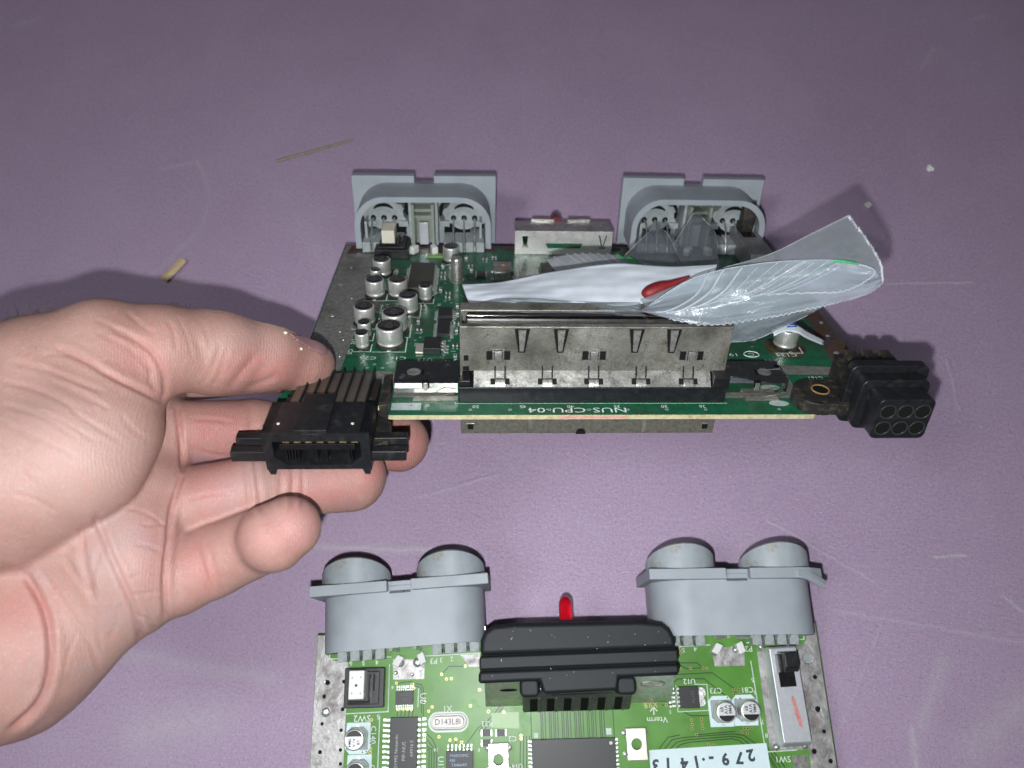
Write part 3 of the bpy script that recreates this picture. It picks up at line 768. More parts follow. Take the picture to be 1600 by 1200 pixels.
for i, fx in enumerate((-29.0, -14.6, -.4, 14.2, 28.8)):
    cl = part('foot_clip', lambda b: b.prism_x([(-121.0, 7.6), (-122.4, 6.4), (-122.6, 5.7), (-121.8, 5.7), (-120.6, 7.2)], -1.5, 1.5), 'shell_lit', slot, (fx, 0, 0), key='fc', bevel=.1)
    part('clip_slot', lambda b: [b.add([(-2.9, -120.45, 7.62), (2.9, -120.45, 7.62), (2.9, -121.75, 6.25), (-2.9, -121.75, 6.25)], [(0, 1, 2, 3)]),
                                 b.add([(-1.75, -118.74, 11.0), (-1.3, -118.74, 11.0), (-1.3, -120.4, 7.68), (-1.75, -120.4, 7.68)], [(0, 1, 2, 3)]), b.add([(1.3, -118.74, 11.0), (1.75, -118.74, 11.0), (1.75, -120.4, 7.68), (1.3, -120.4, 7.68)], [(0, 1, 2, 3)])], 'hole', cl, key='cs')
part('end_cap', lambda b: b.box(36.2, 41.2, -122.9, -118.2, 5.0, 9.4), 'black', slot, bevel=.3)
part('mount_dimple', lambda b: [b.box(XL + .3, XL + 2.2, -119.0, -118.5, 9.5, 10.8), b.box(XL + .6, XL + 2.0, -119.0, -118.5, 13, 14.6)], 'hole', slot)
for sg, (x0, x1) in ((-1, (-61.6, -42.0)), (1, (42.0, 61.4))):
    br = part('mount_tab', lambda b: b.prism_x([(-106.0, 4.4), (-106.0, 5.0), (-118.0, 5.0), (-118.5, 4.6), (-118.5, 1.2), (-118.0, 1.2), (-118.0, 4.4)], x0, x1), 'chrome', slot, label='mirror bright steel mounting tab beside slot')
    cx = (x0 + x1) / 2
    part('tab_dimple', lambda b: b.lathe([(2.2, 5.02), (2.0, 5.1), (1.5, 5.12), (1.4, 5.03)], 18, cx - 4 * sg * -1 if sg > 0 else cx - 4, -112.5), 'tin_dark', br)
    part('tab_slit', lambda b: [b.box(cx + 1.2 * sg - .4, cx + 1.2 * sg + .4, -114.2, -111.2, 5.02, 5.05), b.box(cx - 1.1, cx + 1.1, -118.7, -117.2, 3.0, 5.06)], 'hole', br)
    part('tab_tongue', lambda b: b.box(cx - .7, cx + .7, -119.0, -118.6, 2.2, 4.8), 'shell_lit', br, bevel=.1)
    part('floor_tab', lambda b: [b.box(x0 + 6, x1 - (0 if sg < 0 else 3), -121.6, -119.2, .1, .5), b.tube([(cx + 3, -120, .6), (cx + 5.5, -120.6, 1.6), (cx + 9, -119.6, 2.0)], .12, 5)], 'shell', br)
part('bare_pad', lambda b: b.sheet([(-62, -122.6), (-53, -122.6), (-53, -126.4), (-62, -126.4)], .06), 'pad', held)
part('bare_pad', lambda b: b.disc(58, -123, 3.2, .06, 14, r2=1.6), 'pad', held)
part('outline', lambda b: [b.strip([(-63.8, -112), (-63.8, -128.4)], .35, .06), b.strip([(-43, -122.0), (-42.6, -122.95), (41.6, -122.95)], .2, .06)], 'silk', held, kind='stuff')

part('red_smear', lambda b: b.add([(-12, -129.03, -.3), (10, -129.03, -.25), (9, -129.03, -1.3), (-11, -129.03, -1.35)], [(0, 1, 2, 3)]), 'smear', held)
# expansion port hanging below
ep = part('expansion_port', lambda b: b.box(-41, 37.6, -126.5, -108, -8.8, -1.65), 'shell_dark', held, bevel=.3, label='tarnished expansion port frame under the board edge')
for x in (-38, 34.5):
    part('port_rivet', lambda b: b.box(x - 1.2, x + 1.2, -126.9, -126.5, -7.2, -4.6), 'shell', ep, bevel=.15)
part('port_window', lambda b: [b.box(x - .9, x + .9, -126.98, -126.9, -6.8, -5.0) for x in (-38, 34.5)], 'hole', ep)
for x in (-19.6, 15.6):
    part('port_rib', lambda b: b.box(x - .6, x + .6, -126.75, -126.5, -8.2, -2), 'shell', ep)
part('port_notch', lambda b: b.prism_y([(-5.4, -8.9), (-5.2, -7.6), (-4.6, -6.9), (-3.2, -6.9), (-2.6, -7.6), (-2.4, -8.9)], -126.7, -126.45), 'hole', ep)

# audio video connector at the left corner
av = part('video_connector', lambda b: [b.box(-94.2, -65.2, -148.5, -134, 5.9, 8.2), b.box(-94.2, -91.6, -149, -139, -4.2, 8.2), b.box(-67.8, -65.2, -149, -139, -4.2, 8.2), b.box(-94.2, -91.6, -139, -134, 1, 8.2), b.box(-67.8, -65.2, -139, -134, 1, 8.2), b.box(-91.6, -67.8, -149, -140.4, -4.2, -2.6), b.box(-91.6, -67.8, -140.4, -139.6, -4.2, 5.9), b.box(-91.6, -67.8, -140, -128, -2.6, 5.9), b.box(-91.6, -67.8, -149, -148.5, 5.4, 8.2), b.prism_y([(-91.6, -2.6), (-88.4, -2.6), (-91.6, .2)], -149, -140), b.prism_y([(-67.8, -2.6), (-67.8, .2), (-71, -2.6)], -149, -140)], 'black', held, label='black multi way video socket on the board corner')
part('raised_key', lambda b: [b.box(-85.4, -76.4, -149.4, -131.5, 8.2, 9.5), b.box(-83.5, -78.3, -149.3, -148, 6.2, 8.2)], 'black', av, bevel=.2)
part('gilt_contact', lambda b: [b.box(-89 + 3.1 * k, -87.2 + 3.1 * k, -148.2, -140, 4.4, 4.8) for k in range(7)], 'gilt', av)
part('contact_tongue', lambda b: b.box(-90, -69.4, -148.2, -140, 1.9, 3.9), 'black_gloss', av, bevel=.2)
part('socket_ribs', lambda b: [b.box(x, x + .35, -147.5, -140, -2.5, 1.5) for x in (-88.8, -88, -87.2, -86.4, -85.6, -80.5, -77.8, -71.6, -70.9)], 'black_gloss', av)
part('bottom_tooth', lambda b: [b.prism_y([(x, -4.2), (x + 2.4, -4.2), (x + 2.0, -6.0), (x + .5, -6.0)], -149, -146) for x in (-94.0, -67.8)], 'black', av)
for sg, x0 in ((-1, -94.2), (1, -65.2)):
    for yy, dz in ((-147.0, 0), (-141.0, .2)):
        part('mount_peg', lambda b: b.box(min(0, sg * 9.6), max(0, sg * 9.6), -1.5, 1.5, -1.7, 1.7), 'black', av, (x0, yy, -.2 + dz), key=('peg', sg), bevel=.35)
part('shoulder', lambda b: [b.prism([(-65.2, -146), (-61, -143.5), (-61, -134), (-65.2, -131)], -1.6, 1.4), b.box(-64.9, -62.4, -130, -114, -1, 4.4)], 'black_dirty', av, bevel=.3)
part('pin_bed', lambda b: b.prism_x([(-134, -1), (-134, 5.2), (-113, 2.6), (-113, .1)], -92, -66), 'black_dirty', av, bevel=.3)
for k in range(7):
    cb = part('contact_blade', lambda b: b.prism_x([(-111.6, .1), (-111.6, 4.0), (-112.6, 4.6), (-134, 7.2), (-134, 6.4), (-113, 3.9), (-112.4, .1)], -1.36, 1.36), 'blade', av, (-88.6 + 3.15 * k, 0, 0), key='blade', bevel=.15)
    part('blade_gap', lambda b: b.prism_x([(-134, 5.4), (-134, 8.0), (-112, 5.6), (-110.9, 4.2), (-110.9, .2)], 1.38, 1.76), 'black', cb, key='gap')
part('rivet_speck', lambda b: [b.lathe([(.45, 8.2), (.35, 8.4), (.1, 8.45)], 10, x, -144.5) for x in (-90.4, -70.2)], 'dust_speck', av)

# power connector at the right corner
pw = part('power_connector', lambda b: b.prism_y(rrect(74.6, 98.4, -3.0, 17.2, 2.4), -128.6, -125.2), 'black', held, bevel=.35, label='black power plug socket with six round holes')
part('step_block', lambda b: b.prism_y(rrect(76.6, 97.0, -2.2, 15.0, 2.4), -133.2, -128.6), 'black', pw, bevel=.35)
def nose(b):
    n = 7
    b.prism_y(rrect(79.2, 95.6, -.8, 13.0, 1.8), -140.2, -133.2)
part('plug_nose', nose, 'black', pw, bevel=.3)
for r in range(2):
    for c in range(3):
        ph = part('pin_hole', lambda b: b.prism_y([(2.15 * math.cos(2 * math.pi * k / 20), 2.15 * math.sin(2 * math.pi * k / 20)) for k in range(20)], -140.28, -140.2), 'hole', pw, (82.3 + 5.1 * c, 0, 3.1 + 5.8 * r), key='ph')
        part('hole_rim', lambda b: [b.tube([(2.25 * math.cos(2 * math.pi * k / 20), -140.25, 2.25 * math.sin(2 * math.pi * k / 20)) for k in range(21)], .2, 5)], 'rim_grey', ph, key='hr')
part('body_block', lambda b: [b.box(78, 97.5, -125.2, -110, .1, 9)], 'black_dirty', pw, bevel=.4)
for k in range(3):
    part('contact_rib', lambda b: b.box(-1.9, 1.9, -118, -107.5, 1, 10.6), 'black_dirty', pw, (84.0 + 5.4 * k, 0, 0), key='cr', bevel=.4)
lug = part('screw_lug', lambda b: b.prism([(78, -115)] + [(69.4 + 7.6 * math.cos(R_(a)), -122.6 + 7.2 * math.sin(R_(a))) for a in range(75, 286, 15)] + [(78, -130)], .1, 4.2), 'black_dirty', pw, bevel=.3)
part('screw_hole', lambda b: [b.disc(70.6, -121.6, 2.5, 4.24, 18)], 'hole', lug)
part('screw_rim', lambda b: [b.tube([(70.6 + 2.6 * math.cos(2 * math.pi * k / 18), -121.6 + 2.6 * math.sin(2 * math.pi * k / 18), 4.25) for k in range(19)], .3, 5)], 'rust_spot', lug)
part('side_boss', lambda b: b.lathe([(1.6, 0), (1.6, 1.6), (1.2, 2.0)], 14), 'black', pw, (98.0, -130, 5), rot=(0, math.pi / 2, 0))

controller_port(held, -59.4, 0, .012, 'grey double controller socket with grimy open back')
controller_port(held, 59.4, 0, -.015, 'grey double controller socket with grimy open back behind the bag')
push_switch(held, -72.2, -8.6, 'ivory', 0)
slide_switch(held, 81, -12.5, .0, 'switch_grimy', mark=False, label='grimy metal slide switch with tall black lever')
lv = part('switch_lever', lambda b: [b.prism_x([(-2, 9), (-2.4, 19), (-.6, 22.5), (2.6, 21), (3, 9)], -2.6, 2.6)], 'black_dirty', held, (80.6, -2.8, 0), bevel=.5)
# ram shield plate at the far edge
sh = part('shield_plate', lambda b: b.box(-20.2, 21.6, -9.2, -8.4, .1, 10.6), 'plate_bright', held, bevel=.1, label='bright metal shield plate standing at the far edge')
part('plate_top', lambda b: [b.box(-20.2, 21.6, -8.4, 3.4, 9.8, 10.4)], 'shell_lit', sh, bevel=.1)
part('top_tab', lambda b: [b.box(-12.6, -2.8, 3.4, 4.2, 6, 11.2), b.box(3.2, 13, 3.4, 4.2, 6, 11.2)], 'shell_lit', sh)
part('plate_spring', lambda b: [b.prism_y([(-17.2, 8.8), (-14.6, 8.8), (-15, 5), (-14.4, 3.4), (-17.2, 3.4), (-16.8, 5)], -9.8, -9.2)], 'chrome', sh, bevel=.15)
part('spring_slit', lambda b: [b.add([(15.6, -9.22, 9), (16.2, -9.22, 9), (17.4, -9.22, 4), (16.9, -9.22, 4)], [(0, 1, 2, 3)]), b.add([(19.2, -9.22, 9), (18.7, -9.22, 9), (17.6, -9.22, 4), (18, -9.22, 4)], [(0, 1, 2, 3)]), b.box(16, 18.6, -9.26, -9.22, 3.0, 3.5), b.disc(0, 0, .01, 0, 6)], 'hole', sh)
part('flux_smear', lambda b: b.add([(-7, -9.23, 5.2), (9, -9.23, 5.2), (8, -9.23, 3.0), (-6, -9.23, 3.0)], [(0, 1, 2, 3)]), 'mask_dark', sh)
part('status_led', lambda b: b.lathe([(2.5, 0), (2.5, 5.6), (2.2, 7), (1.3, 8), (.3, 8.3)], 20), 'led_dull', held, (-1.6, 3.8, 9.4), rot=(-math.pi / 2, 0, 0))

for s_, x, y, sz, kw in [('NUS-CPU-04', -5.4, -126.4, 2.5, dict(sx=1.55)), ('C26', -72.5, -95.9, 1.9, dict(sx=1.25)), ('C16', -62.6, -96, 1.9, dict(sx=1.25)), ('U13', -53.5, -97.0, 1.7, dict(sx=1.3)), ('+12V', -46, -98.2, 1.6, {}),
                         ('50', -36.4, -124.6, 1.5, {}), ('45', -22.0, -124.6, 1.5, {}), ('40', -7.4, -124.6, 1.5, {}), ('35', 6.9, -124.6, 1.5, {}), ('30', 21.6, -124.6, 1.5, {}), ('26', 33.4, -124.6, 1.5, {}),
                         ('C25', -79.0, -92, 1.5, dict(rz=-1.57)), ('C42', -78.8, -85, 1.5, dict(rz=-1.57)), ('U5', -57, -87, 1.5, dict(rz=-1.57)), ('2', -63.0, -124.5, 1.5, {}),
                         ('19', 52.0, -93.4, 2.0, dict(sx=1.3)), ('C134', 70.4, -93.6, 1.9, dict(sx=1.25)), ('C161', 75, -108.2, 1.7, {}), ('C16', 69.5, -112, 1.7, dict(rz=-1.57)), ('U6', -50.5, -57, 1.3, dict(rz=-1.57))]:
    text(held, s_, x, y, sz, **kw)
cp = text(held, 'C', 58.2, -93.2, 1.7, sx=1.3)
part('copyright_ring', lambda b: [b.tube([(58.2 + 2.6 * math.cos(2 * math.pi * k / 20), -93.2 + 1.9 * math.sin(2 * math.pi * k / 20), .06) for k in range(21)], .2, 4)], 'silk', held)
smd(held, 75, -111.5, 4.0, 1.6, m='board_edge')

# ---- the second board lying on the table
flatb = root('circuit_board', 'clean bright green console circuit board lying on the table, cut off by the frame', 'circuit board',
             frame((20.77, 12.32, 14), (1, .024, 0), (-.024, 1, 0)), group='bare console circuit boards')
pcb(flatb, 'mask_bright', [(-94, 0), (-94, -129), (94, -129), (94, 0)], 'clean bright green board')
part('ground_strip', lambda b: b.sheet([(-93.8, -.3), (-90.5, -.3), (-90.5, -7), (-87, -9.4), (-82, -9.4), (-82, -27), (-82.3, -129), (-93.8, -129)], .04), 'tin', flatb, label='bare tinned strip streaked brown and silver')
part('ground_strip', lambda b: b.sheet([(93.8, -.3), (89.6, -.3), (89.6, -6.2), (86, -8.6), (70.6, -10), (70.8, -43), (85, -43.5), (84, -55), (84, -129), (93.8, -129)], .04), 'tin', flatb, label='bare grey tinned strip with drilled holes')
part('strip_hole', lambda b: [b.disc(x, y, r, .08, 16) for x, y, r in [(-89.2, -16.7, .9), (-90.2, -21.5, .7), (-90.4, -30.7, .6), (-90.6, -40, .7), (-83.4, -33, .6), (-83.2, -16.6, .7), (-83.2, -26, .7), (-83.3, -39.5, .6), (-83.1, -44, .6), (90.8, -19.2, .8), (90.2, -30.1, 1.0), (91.2, -37.6, .7), (92, -47.3, .8), (86.6, -44, .9)]], 'hole', flatb, kind='stuff')
part('drilled_hole', lambda b: [b.disc(89.2, -12.7, 2.0, .09, 20, r2=1.7)], 'grey_in', flatb)
part('hole_rim', lambda b: [b.tube([(x + r * math.cos(2 * math.pi * k / 16), y + r * math.sin(2 * math.pi * k / 16), .09) for k in range(17)], .14, 5) for x, y, r in [(89.2, -12.7, 2.0), (-89.2, -16.7, 1.0), (90.2, -30.1, 1.1), (-89.3, -26.7, 1.7)]], 'solder', flatb, kind='stuff')
part('solder_dots', lambda b: [b.lathe([(1.6, .04), (1.4, .35), (.7, .6)], 16, -89.3, -26.7)], 'solder', flatb)
for pl in ([(-65.4, -9.3), (-53.6, -9.5), (-53.6, -16.4), (-65.0, -16.4)], [(53.7, -8.4), (66.0, -7.6), (65.4, -14.6), (54.2, -14.6)], [(-40.2, -8.4), (-33, -8.2), (-33, -12.6), (-37, -12.6), (-38, -11)]):
    part('silver_pad', lambda b: b.sheet(pl, .06), 'tin', flatb)
part('solder_blob', lambda b: [b.lathe([(r, .06), (r * .85, .6), (r * .35, 1.0)], 14, x, y) for x, y, r in [(-62.6, -10.6, 1.6), (-56.2, -10.6, 1.7), (54.6, -9.4, 1.6), (62.5, -9, 1.2), (-64.2, -14, .8), (-58, -14.8, .7)]], 'solder', flatb)
part('board_outline', lambda b: [b.strip(p, .38, .08) for p in [[(-89, -6.4), (-89, -8.6), (-66, -8.4)], [(-53.4, -8.4), (-33, -7.9)], [(40, -7.4), (53.4, -7.0)], [(67, -6.6), (88.8, -5.9), (88.9, -4.4)], [(-66.6, -11), (-66.6, -27.2), (-82.2, -27.6)], [(67.8, -13), (69.2, -43.8), (80.5, -43.4)], [(-69.6, -28.6), (-69.8, -60)], [(-55.6, -19.5), (-55.8, -26)]]], 'silk_dim', flatb, kind='stuff')

controller_port(flatb, -59.4, -.6, .052, 'grey controller socket pair with scuffed tops on the left')
controller_port(flatb, 59.4, .6, -.012, 'grey controller socket pair with torn flange corner', broken=True)
push_switch(flatb, -75.0, -18.8, 'button', 0)
slide_switch(flatb, 77.8, -24.6, .028, 'switch_metal', label='clean silver slide switch with black knob and red marker stroke')

# tracks
TR = []
for k in range(16): TR.append([(-11 + k * 1.53, -20), (-11 + k * 1.53, -38)])
for k in range(15):
    if k % 3 != 1: TR.append([(-10.4 + k * 1.53, -20), (-10.4 + k * 1.53, -38)])
TR += [[(-14.6, -20), (-14.6, -38)], [(15.3, -20), (15.3, -38)]]
TR += [[(-47, -14.6), (-44.4, -12.2), (-38.6, -12.4)], [(-25.3, -26), (-33.6, -34.5)], [(-24, -26), (-31.6, -34)], [(34, -13.6), (41.5, -13.8), (43.5, -15.2), (49.6, -15.0)], [(34, -14.6), (39.4, -14.6), (41, -15.8)], [(34, -13.0), (47.8, -13.2), (49.2, -14.6)],
       [(34, -17.2), (53, -16.8), (60.2, -22.2), (61.4, -26)], [(37, -21), (40, -18.6), (49.8, -18.8), (57.6, -25.2)], [(33, -22.6), (35.4, -23.6), (38.2, -23.6)], [(41, -29.8), (43.6, -31.2), (52, -31.4)], [(33.4, -27.4), (38.2, -27.3)],
       [(45.2, -37.6), (59.2, -36.8)], [(33, -42), (36, -39), (40, -38.4), (58, -37.6), (62, -38.2), (66, -41)], [(35, -42), (37.6, -39.9), (41, -39.2), (58, -38.4), (61, -39), (63.6, -41)], [(37, -42), (39, -40.6), (42, -40), (57.6, -39.2), (60, -39.8), (61.6, -41)], [(31, -42), (34.6, -38.2), (39, -37.5)],
       [(71, -42), (75.4, -49)], [(70, -42.4), (73.8, -49)], [(69.6, -43.6), (72.4, -49)], [(70, -45.4), (71.6, -49)]]
for k in range(4): TR.append([(-53.4 + .2 * k, -34 - 1.9 * k), (-50.2 - .9 * k, -37 - 1.2 * k), (-48.8 - .9 * k, -40), (-48.8 - .9 * k, -60)])
for k in range(3): TR.append([(-44 + 2.1 * k, -40.4), (-44 + 2.1 * k, -37.4 + .2 * k)])
for k in range(4): TR.append([(-18.6 + 1.1 * k, -36.4), (-19.6 + 1.3 * k, -60)])
for k in range(5): TR.append([(-63 + 1.4 * k, -26.4), (-63.4 + 1.4 * k, -29)])
TR += [[(-57.2, -17.8), (-54.6, -18.4), (-53.8, -20), (-53.8, -29)], [(-57.2, -18.6), (-55.2, -19.2), (-54.4, -20.5), (-54.5, -28)], [(-64, -18.2), (-62, -17.4), (-58, -17.2)], [(-39.4, -40.2), (-34, -33.5), (-31, -31.5)]]
part('tracks', lambda b: [b.strip(p, .34, .03) for p in TR], 'trace', flatb, kind='stuff')
vias(flatb, [(-47.2, -14.9), (-38.4, -12.3), (-53.6, -24.4), (-45.4, -16.6), (-43.6, -16.5), (-33.2, -20.6), (-36.6, -26), (-24.4, -28.4), (-30.0, -28), (41, -14.9), (45.2, -15.0), (49.8, -15.1), (51.3, -15.2), (27.3, -26.5), (29, -26.5), (30.9, -26.6), (27.5, -27.7), (29.2, -27.7), (31.0, -27.8), (35, -27.4),
             (43.8, -32.7), (47.3, -32.5), (43.8, -34.2), (47.4, -34), (43.6, -35.6), (47.5, -35.5), (60.2, -22.9), (62.0, -22.9), (60.3, -24.4), (62.1, -24.4), (60.6, -26), (62.2, -25.8), (63.6, -36), (65.2, -35.9), (45, -37.6), (61.6, -37.0), (63.4, -37.4), (49, -41), (50.8, -41.2), (57.6, -25.4), (33.6, -7.9), (42, -8.2), (42, -9.6),
             (-44, -37.2), (-41.9, -37), (-39.8, -38), (-48, -36), (-53.4, -33.8), (-53.2, -36.2), (-53.4, -40.6), (-50.6, -26), (-51.8, -27.4), (-72.6, -29.8), (-63, -26.6), (-61.2, -26.6), (-59.6, -26.6), (-58.2, -26.6), (-18.4, -36.3), (-18.4, -37.4), (-63.8, -17.6), (-57.8, -18.2), (-57.4, -19.4),
             (-75.4, -39), (-74, -38.4), (-72.6, -37.6), (-75.4, -40.4), (-74, -40.2), (-72.6, -39.4), (-72.6, -40.6), (62.6, -35.9)], .55, .26)

soic(flatb, -63.8, -57.4, -25.0, -20.2, 1.8, 8, 'tb', 1.7, .34)
for i, s_ in enumerate(('0100', '930')): text(flatb, s_, -60.5, -21.6 - i * 1.6, 1.0, 1.84, 0, 'chip_ink_dim', 'chip_lettering')
soic(flatb, -65.4, -55.5, -53.5, -29.1, 2.8, 14, 'lr', 2.8, .8, label='long black chip with pale printing')
text(flatb, '\u00a91995 Nintendo', -62.9, -40.2, 1.15, 2.84, math.pi / 2, 'chip_ink', 'chip_lettering')
text(flatb, 'PIF-NUS', -60.2, -40.2, 1.25, 2.84, math.pi / 2, 'chip_ink', 'chip_lettering')
text(flatb, 'A9916 E', -57.4, -39.4, 1.1, 2.84, math.pi / 2, 'chip_ink', 'chip_lettering')
soic(flatb, -45.3, -35.6, -46.6, -40.6, 1.9, 7, 'tb', 1.9, .5)
text(flatb, 'MX8350MC', -40.5, -42.2, .95, 1.94, 0, 'chip_ink_blue', 'chip_lettering')
text(flatb, '430', -43, -43.7, .95, 1.94, 0, 'chip_ink_blue', 'chip_lettering')
text(flatb, 'TA466401', -40.5, -45.2, .95, 1.94, 0, 'chip_ink_blue', 'chip_lettering')
xc = crystal(flatb, -44.6, -31.0)
text(xc, 'D143L8I', 0, 0, 2.0, 3.3, 0, 'cap_ink', 'lettering', sx=.95)
part('crystal_ring', lambda b: [b.strip([(q[0] - 44.6, q[1] - 31.2) for q in rrect(-7.0, 7.0, -3.1, 3.1, 3.09, 8) + [(7.0, 0)]], .7, .07)], 'silk', flatb)
for (x, y) in ((-30.8, -35.1), (-25.6, -35.2), (-30.8, -38.4)): smd(flatb, x, y, 3.6, 2.2, m='epoxy')
part('pale_patch', lambda b: b.sheet([(-29, -28.6), (-19, -28.4), (-19, -34), (-29, -33.4)], .035), 'mask_pale', flatb)  # flat sheet of paler green on the mask
bracket(flatb, -26.6, -43.6); bracket(flatb, 22.6, -39.8)
soic(flatb, -14.7, 15.2, -62, -37.6, 2.4, 18, 'lr', 1.2, .6, label='large square black chip')
part('corner_pad', lambda b: [b.sheet([(-13.8, -35.6), (-12.2, -35.6), (-12.2, -37.2), (-13.8, -37.2)], .07), b.sheet([(12.4, -34.6), (14.4, -34.6), (14.4, -36.8), (12.4, -36.8)], .07), b.disc(13.6, -39.3, .6, 2.44, 12)], 'silk_dim', flatb)
u12 = part('regulator', lambda b: b.box(39.8, 46.8, -28.6, -21.2, .3, 2.5), 'epoxy', flatb, bevel=.15)
part('heat_tab', lambda b: b.prism([(46.8, -28.4), (49, -28.0), (49.6, -26.6), (48.8, -25.4), (49.8, -24.2), (49.6, -22.4), (48.6, -21.6), (46.8, -21.4)], .06, .7), 'solder', u12, bevel=.15)
for k in range(5):
    part('lead', lambda b: b.prism_y([(0, 1.5), (-.9, 1.5), (-1.5, .3), (-2.8, .3), (-2.8, .06), (-1.2, .06), (-.6, 1.1), (0, 1.1)], -.4, .4), 'solder', u12, (39.8, -22 - k * 1.45, 0), key='ld5', bevel=.08)
part('lead_pads', lambda b: [b.lathe([(.55, .06), (.4, .35)], 10, 36.4, -22.2 - k * 1.45) for k in range(5)], 'solder', u12, kind='stuff')
text(u12, '1517V', 44.4, -24.8, 1.2, 2.54, -math.pi / 2, 'chip_ink_dim', 'chip_lettering')
part('tab_outline', lambda b: [b.strip([(39, -20.8), (39, -29.8), (50.4, -29.6), (50.6, -20.8), (46, -20.6)], .3, .08)], 'silk_dim', flatb)

for (x, y, lab, rz) in ((55.0, -30.0, None, .0), (63.8, -29.8, None, .0), (-77.4, -35.8, None, math.pi), (-76.6, -46.4, None, math.pi)):
    part('cap_pad', lambda b: [b.prism([(-4.6, -5.2), (4.0, -5.2), (4.4, 3.4), (2.6, 5.2), (-3, 5.2), (-4.8, 3.4)], .05, .09)], 'paper', flatb, (x, y, 0), rz, key='cpad')
    c = capacitor(flatb, x, y, 7.2, 6.6, rz=0 if rz == 0 else math.pi, base='grey_in')
    if rz == 0:
        for i, s_ in enumerate(('68', 'A1A', '9M4')): text(c, s_, -1.5 + 1.5 * i, .9, 1.15, 6.74, math.pi / 2, 'cap_ink', 'lettering', bold=.015)
    else:
        for i, s_ in enumerate(('68', 'A1A', '9M4')): text(c, s_, -1.5 + 1.5 * i, .9, 1.15, 6.74, math.pi / 2, 'cap_ink', 'lettering', bold=.015)
for s_, x, y, sz, kw in [('6', -81, -10.4, 1.7, {}), ('5', -76.3, -10.2, 1.7, {}), ('4', -71.3, -10.1, 1.7, {}), ('P3', -50.2, -10.2, 2.0, {}), ('3', -47.4, -9.9, 1.7, {}), ('2', -43.4, -9.6, 1.7, {}),
                         ('5', 43.2, -8.6, 1.6, {}), ('4', 47.6, -8.3, 1.6, {}), ('P2', 67.6, -8.7, 2.0, {}), ('3', 71.2, -8.0, 1.6, {}),
                         ('X1', -45, -26.6, 2.0, {}), ('SW2', -76, -29.2, 2.2, {}), ('5', -70.2, -28.8, 1.6, {}), ('U8', -54.0, -23.0, 2.2, dict(rz=-1.5708)), ('4', -65.2, -19, 1.4, {}), ('8', -58.4, -18.3, 1.2, {}),
                         ('C140', -71.8, -34.8, 1.9, dict(rz=-1.5708)), ('C', -71.8, -45.4, 1.9, dict(rz=-1.5708)), ('R33', -30.6, -32.0, 1.8, {}), ('C2', -21.5, -37.2, 1.8, {}), ('R02', -25.2, -39.0, 1.2, {}), ('U17', -47.4, -44.8, 2.0, dict(rz=-1.5708)),
                         ('U12', 44.2, -19.5, 1.9, {}), ('C73', 53.6, -22.9, 1.9, {}), ('C81', 65.2, -22.9, 1.9, {}), ('Vterm', 31.2, -32.2, 1.9, dict(sx=1.1)), ('SW1', 75.0, -46.2, 2.0, {}), ('5', 67.6, -19.6, 1.5, {}), ('6', 67.9, -24.0, 1.5, {}), ('7', 69.3, -33.8, 1.5, {}), ('8', 70.2, -38.4, 1.5, {}),
                         ('U14', -20, -46.2, 1.6, {}), ('14', -49, -40.2, 1.2, {}), ('8', -33.6, -40.6, 1.2, {}), ('C', 14, -48.4, 2.0, {}), ('1', 36.6, -21.2, 1.2, {}), ('5', 36.2, -29.8, 1.2, {})]:
    text(flatb, s_, x, y, sz, **kw)
part('arrow', lambda b: [b.strip([(30.2, -30.6), (30.2, -28.2)], .35, .08), b.strip([(28.9, -29.4), (30.2, -28.1), (31.5, -29.4)], .35, .08)], 'silk', flatb)
part('bare_pad', lambda b: b.sheet([(78.4, -45.2), (84, -45.0), (84, -56), (78.4, -56)], .06), 'tin_dark', flatb)
st = part('sticker', lambda b: b.prism([(27.4, -42.2), (69.8, -40.9), (70.6, -60), (27.4, -60)], .05, .15), 'paper', flatb, label='pale blue paper sticker with stamped numbers')
for s_, x, y, a in (('2', 63.6, -44.2, .12), ('7', 59.6, -44.9, -.05), ('9', 54.4, -45.2, .06), ('-', 49.4, -45.2, 0), ('\u00b7', 46.6, -45, 0), ('1', 44, -45.8, .1), ('4', 39.6, -46.3, .05), ('1', 33.8, -46.2, -.05), ('3', 29.4, -46.6, .1)):
    text(st, s_, x, y - .4, 3.7, .17, math.pi + a, 'stamp', 'stamped_digit', bold=.04)
ep2 = part('expansion_port', lambda b: b.box(-41, 37.6, -126.5, -108, -13.8, -1.65), 'shell', flatb, bevel=.3)
part('heat_spreader', lambda b: b.box(-30, 40, -60, -8, -13.8, -1.65), 'shell', flatb, bevel=.3)
part('status_led', lambda b: b.lathe([(2.5, 0), (2.5, 5.4), (2.25, 6.8), (1.4, 8.0), (.4, 8.5)], 28), 'led', flatb, (-1.0, 2.6, 11.5), rot=(-math.pi / 2, 0, 0), smooth=60)
ms = part('ram_shield', lambda b: [b.prism_x([(-16.8, 13.4), (-26.4, .2), (-25.8, .2), (-16.2, 13.4)], -31, 36.6), b.prism_x([(-16.4, 13.2), (-25.6, .2), (1, .2), (1, 13.2)], -31, -30.4), b.prism_x([(-16.4, 13.2), (-25.6, .2), (1, .2), (1, 13.2)], 36.0, 36.6)], 'pak_shield', flatb, label='slanted metal shield plate under the black memory pack')
sl = Matrix.Translation(Vector((0, -21.6, 6.86))) @ Matrix.Rotation(math.atan2(13.2, 9.6), 4, 'X')
part('shield_slot', lambda b: b.disc(-22.6, 1.5, 3.2, .08, 16, r2=.8).xf(sl), 'hole', ms)
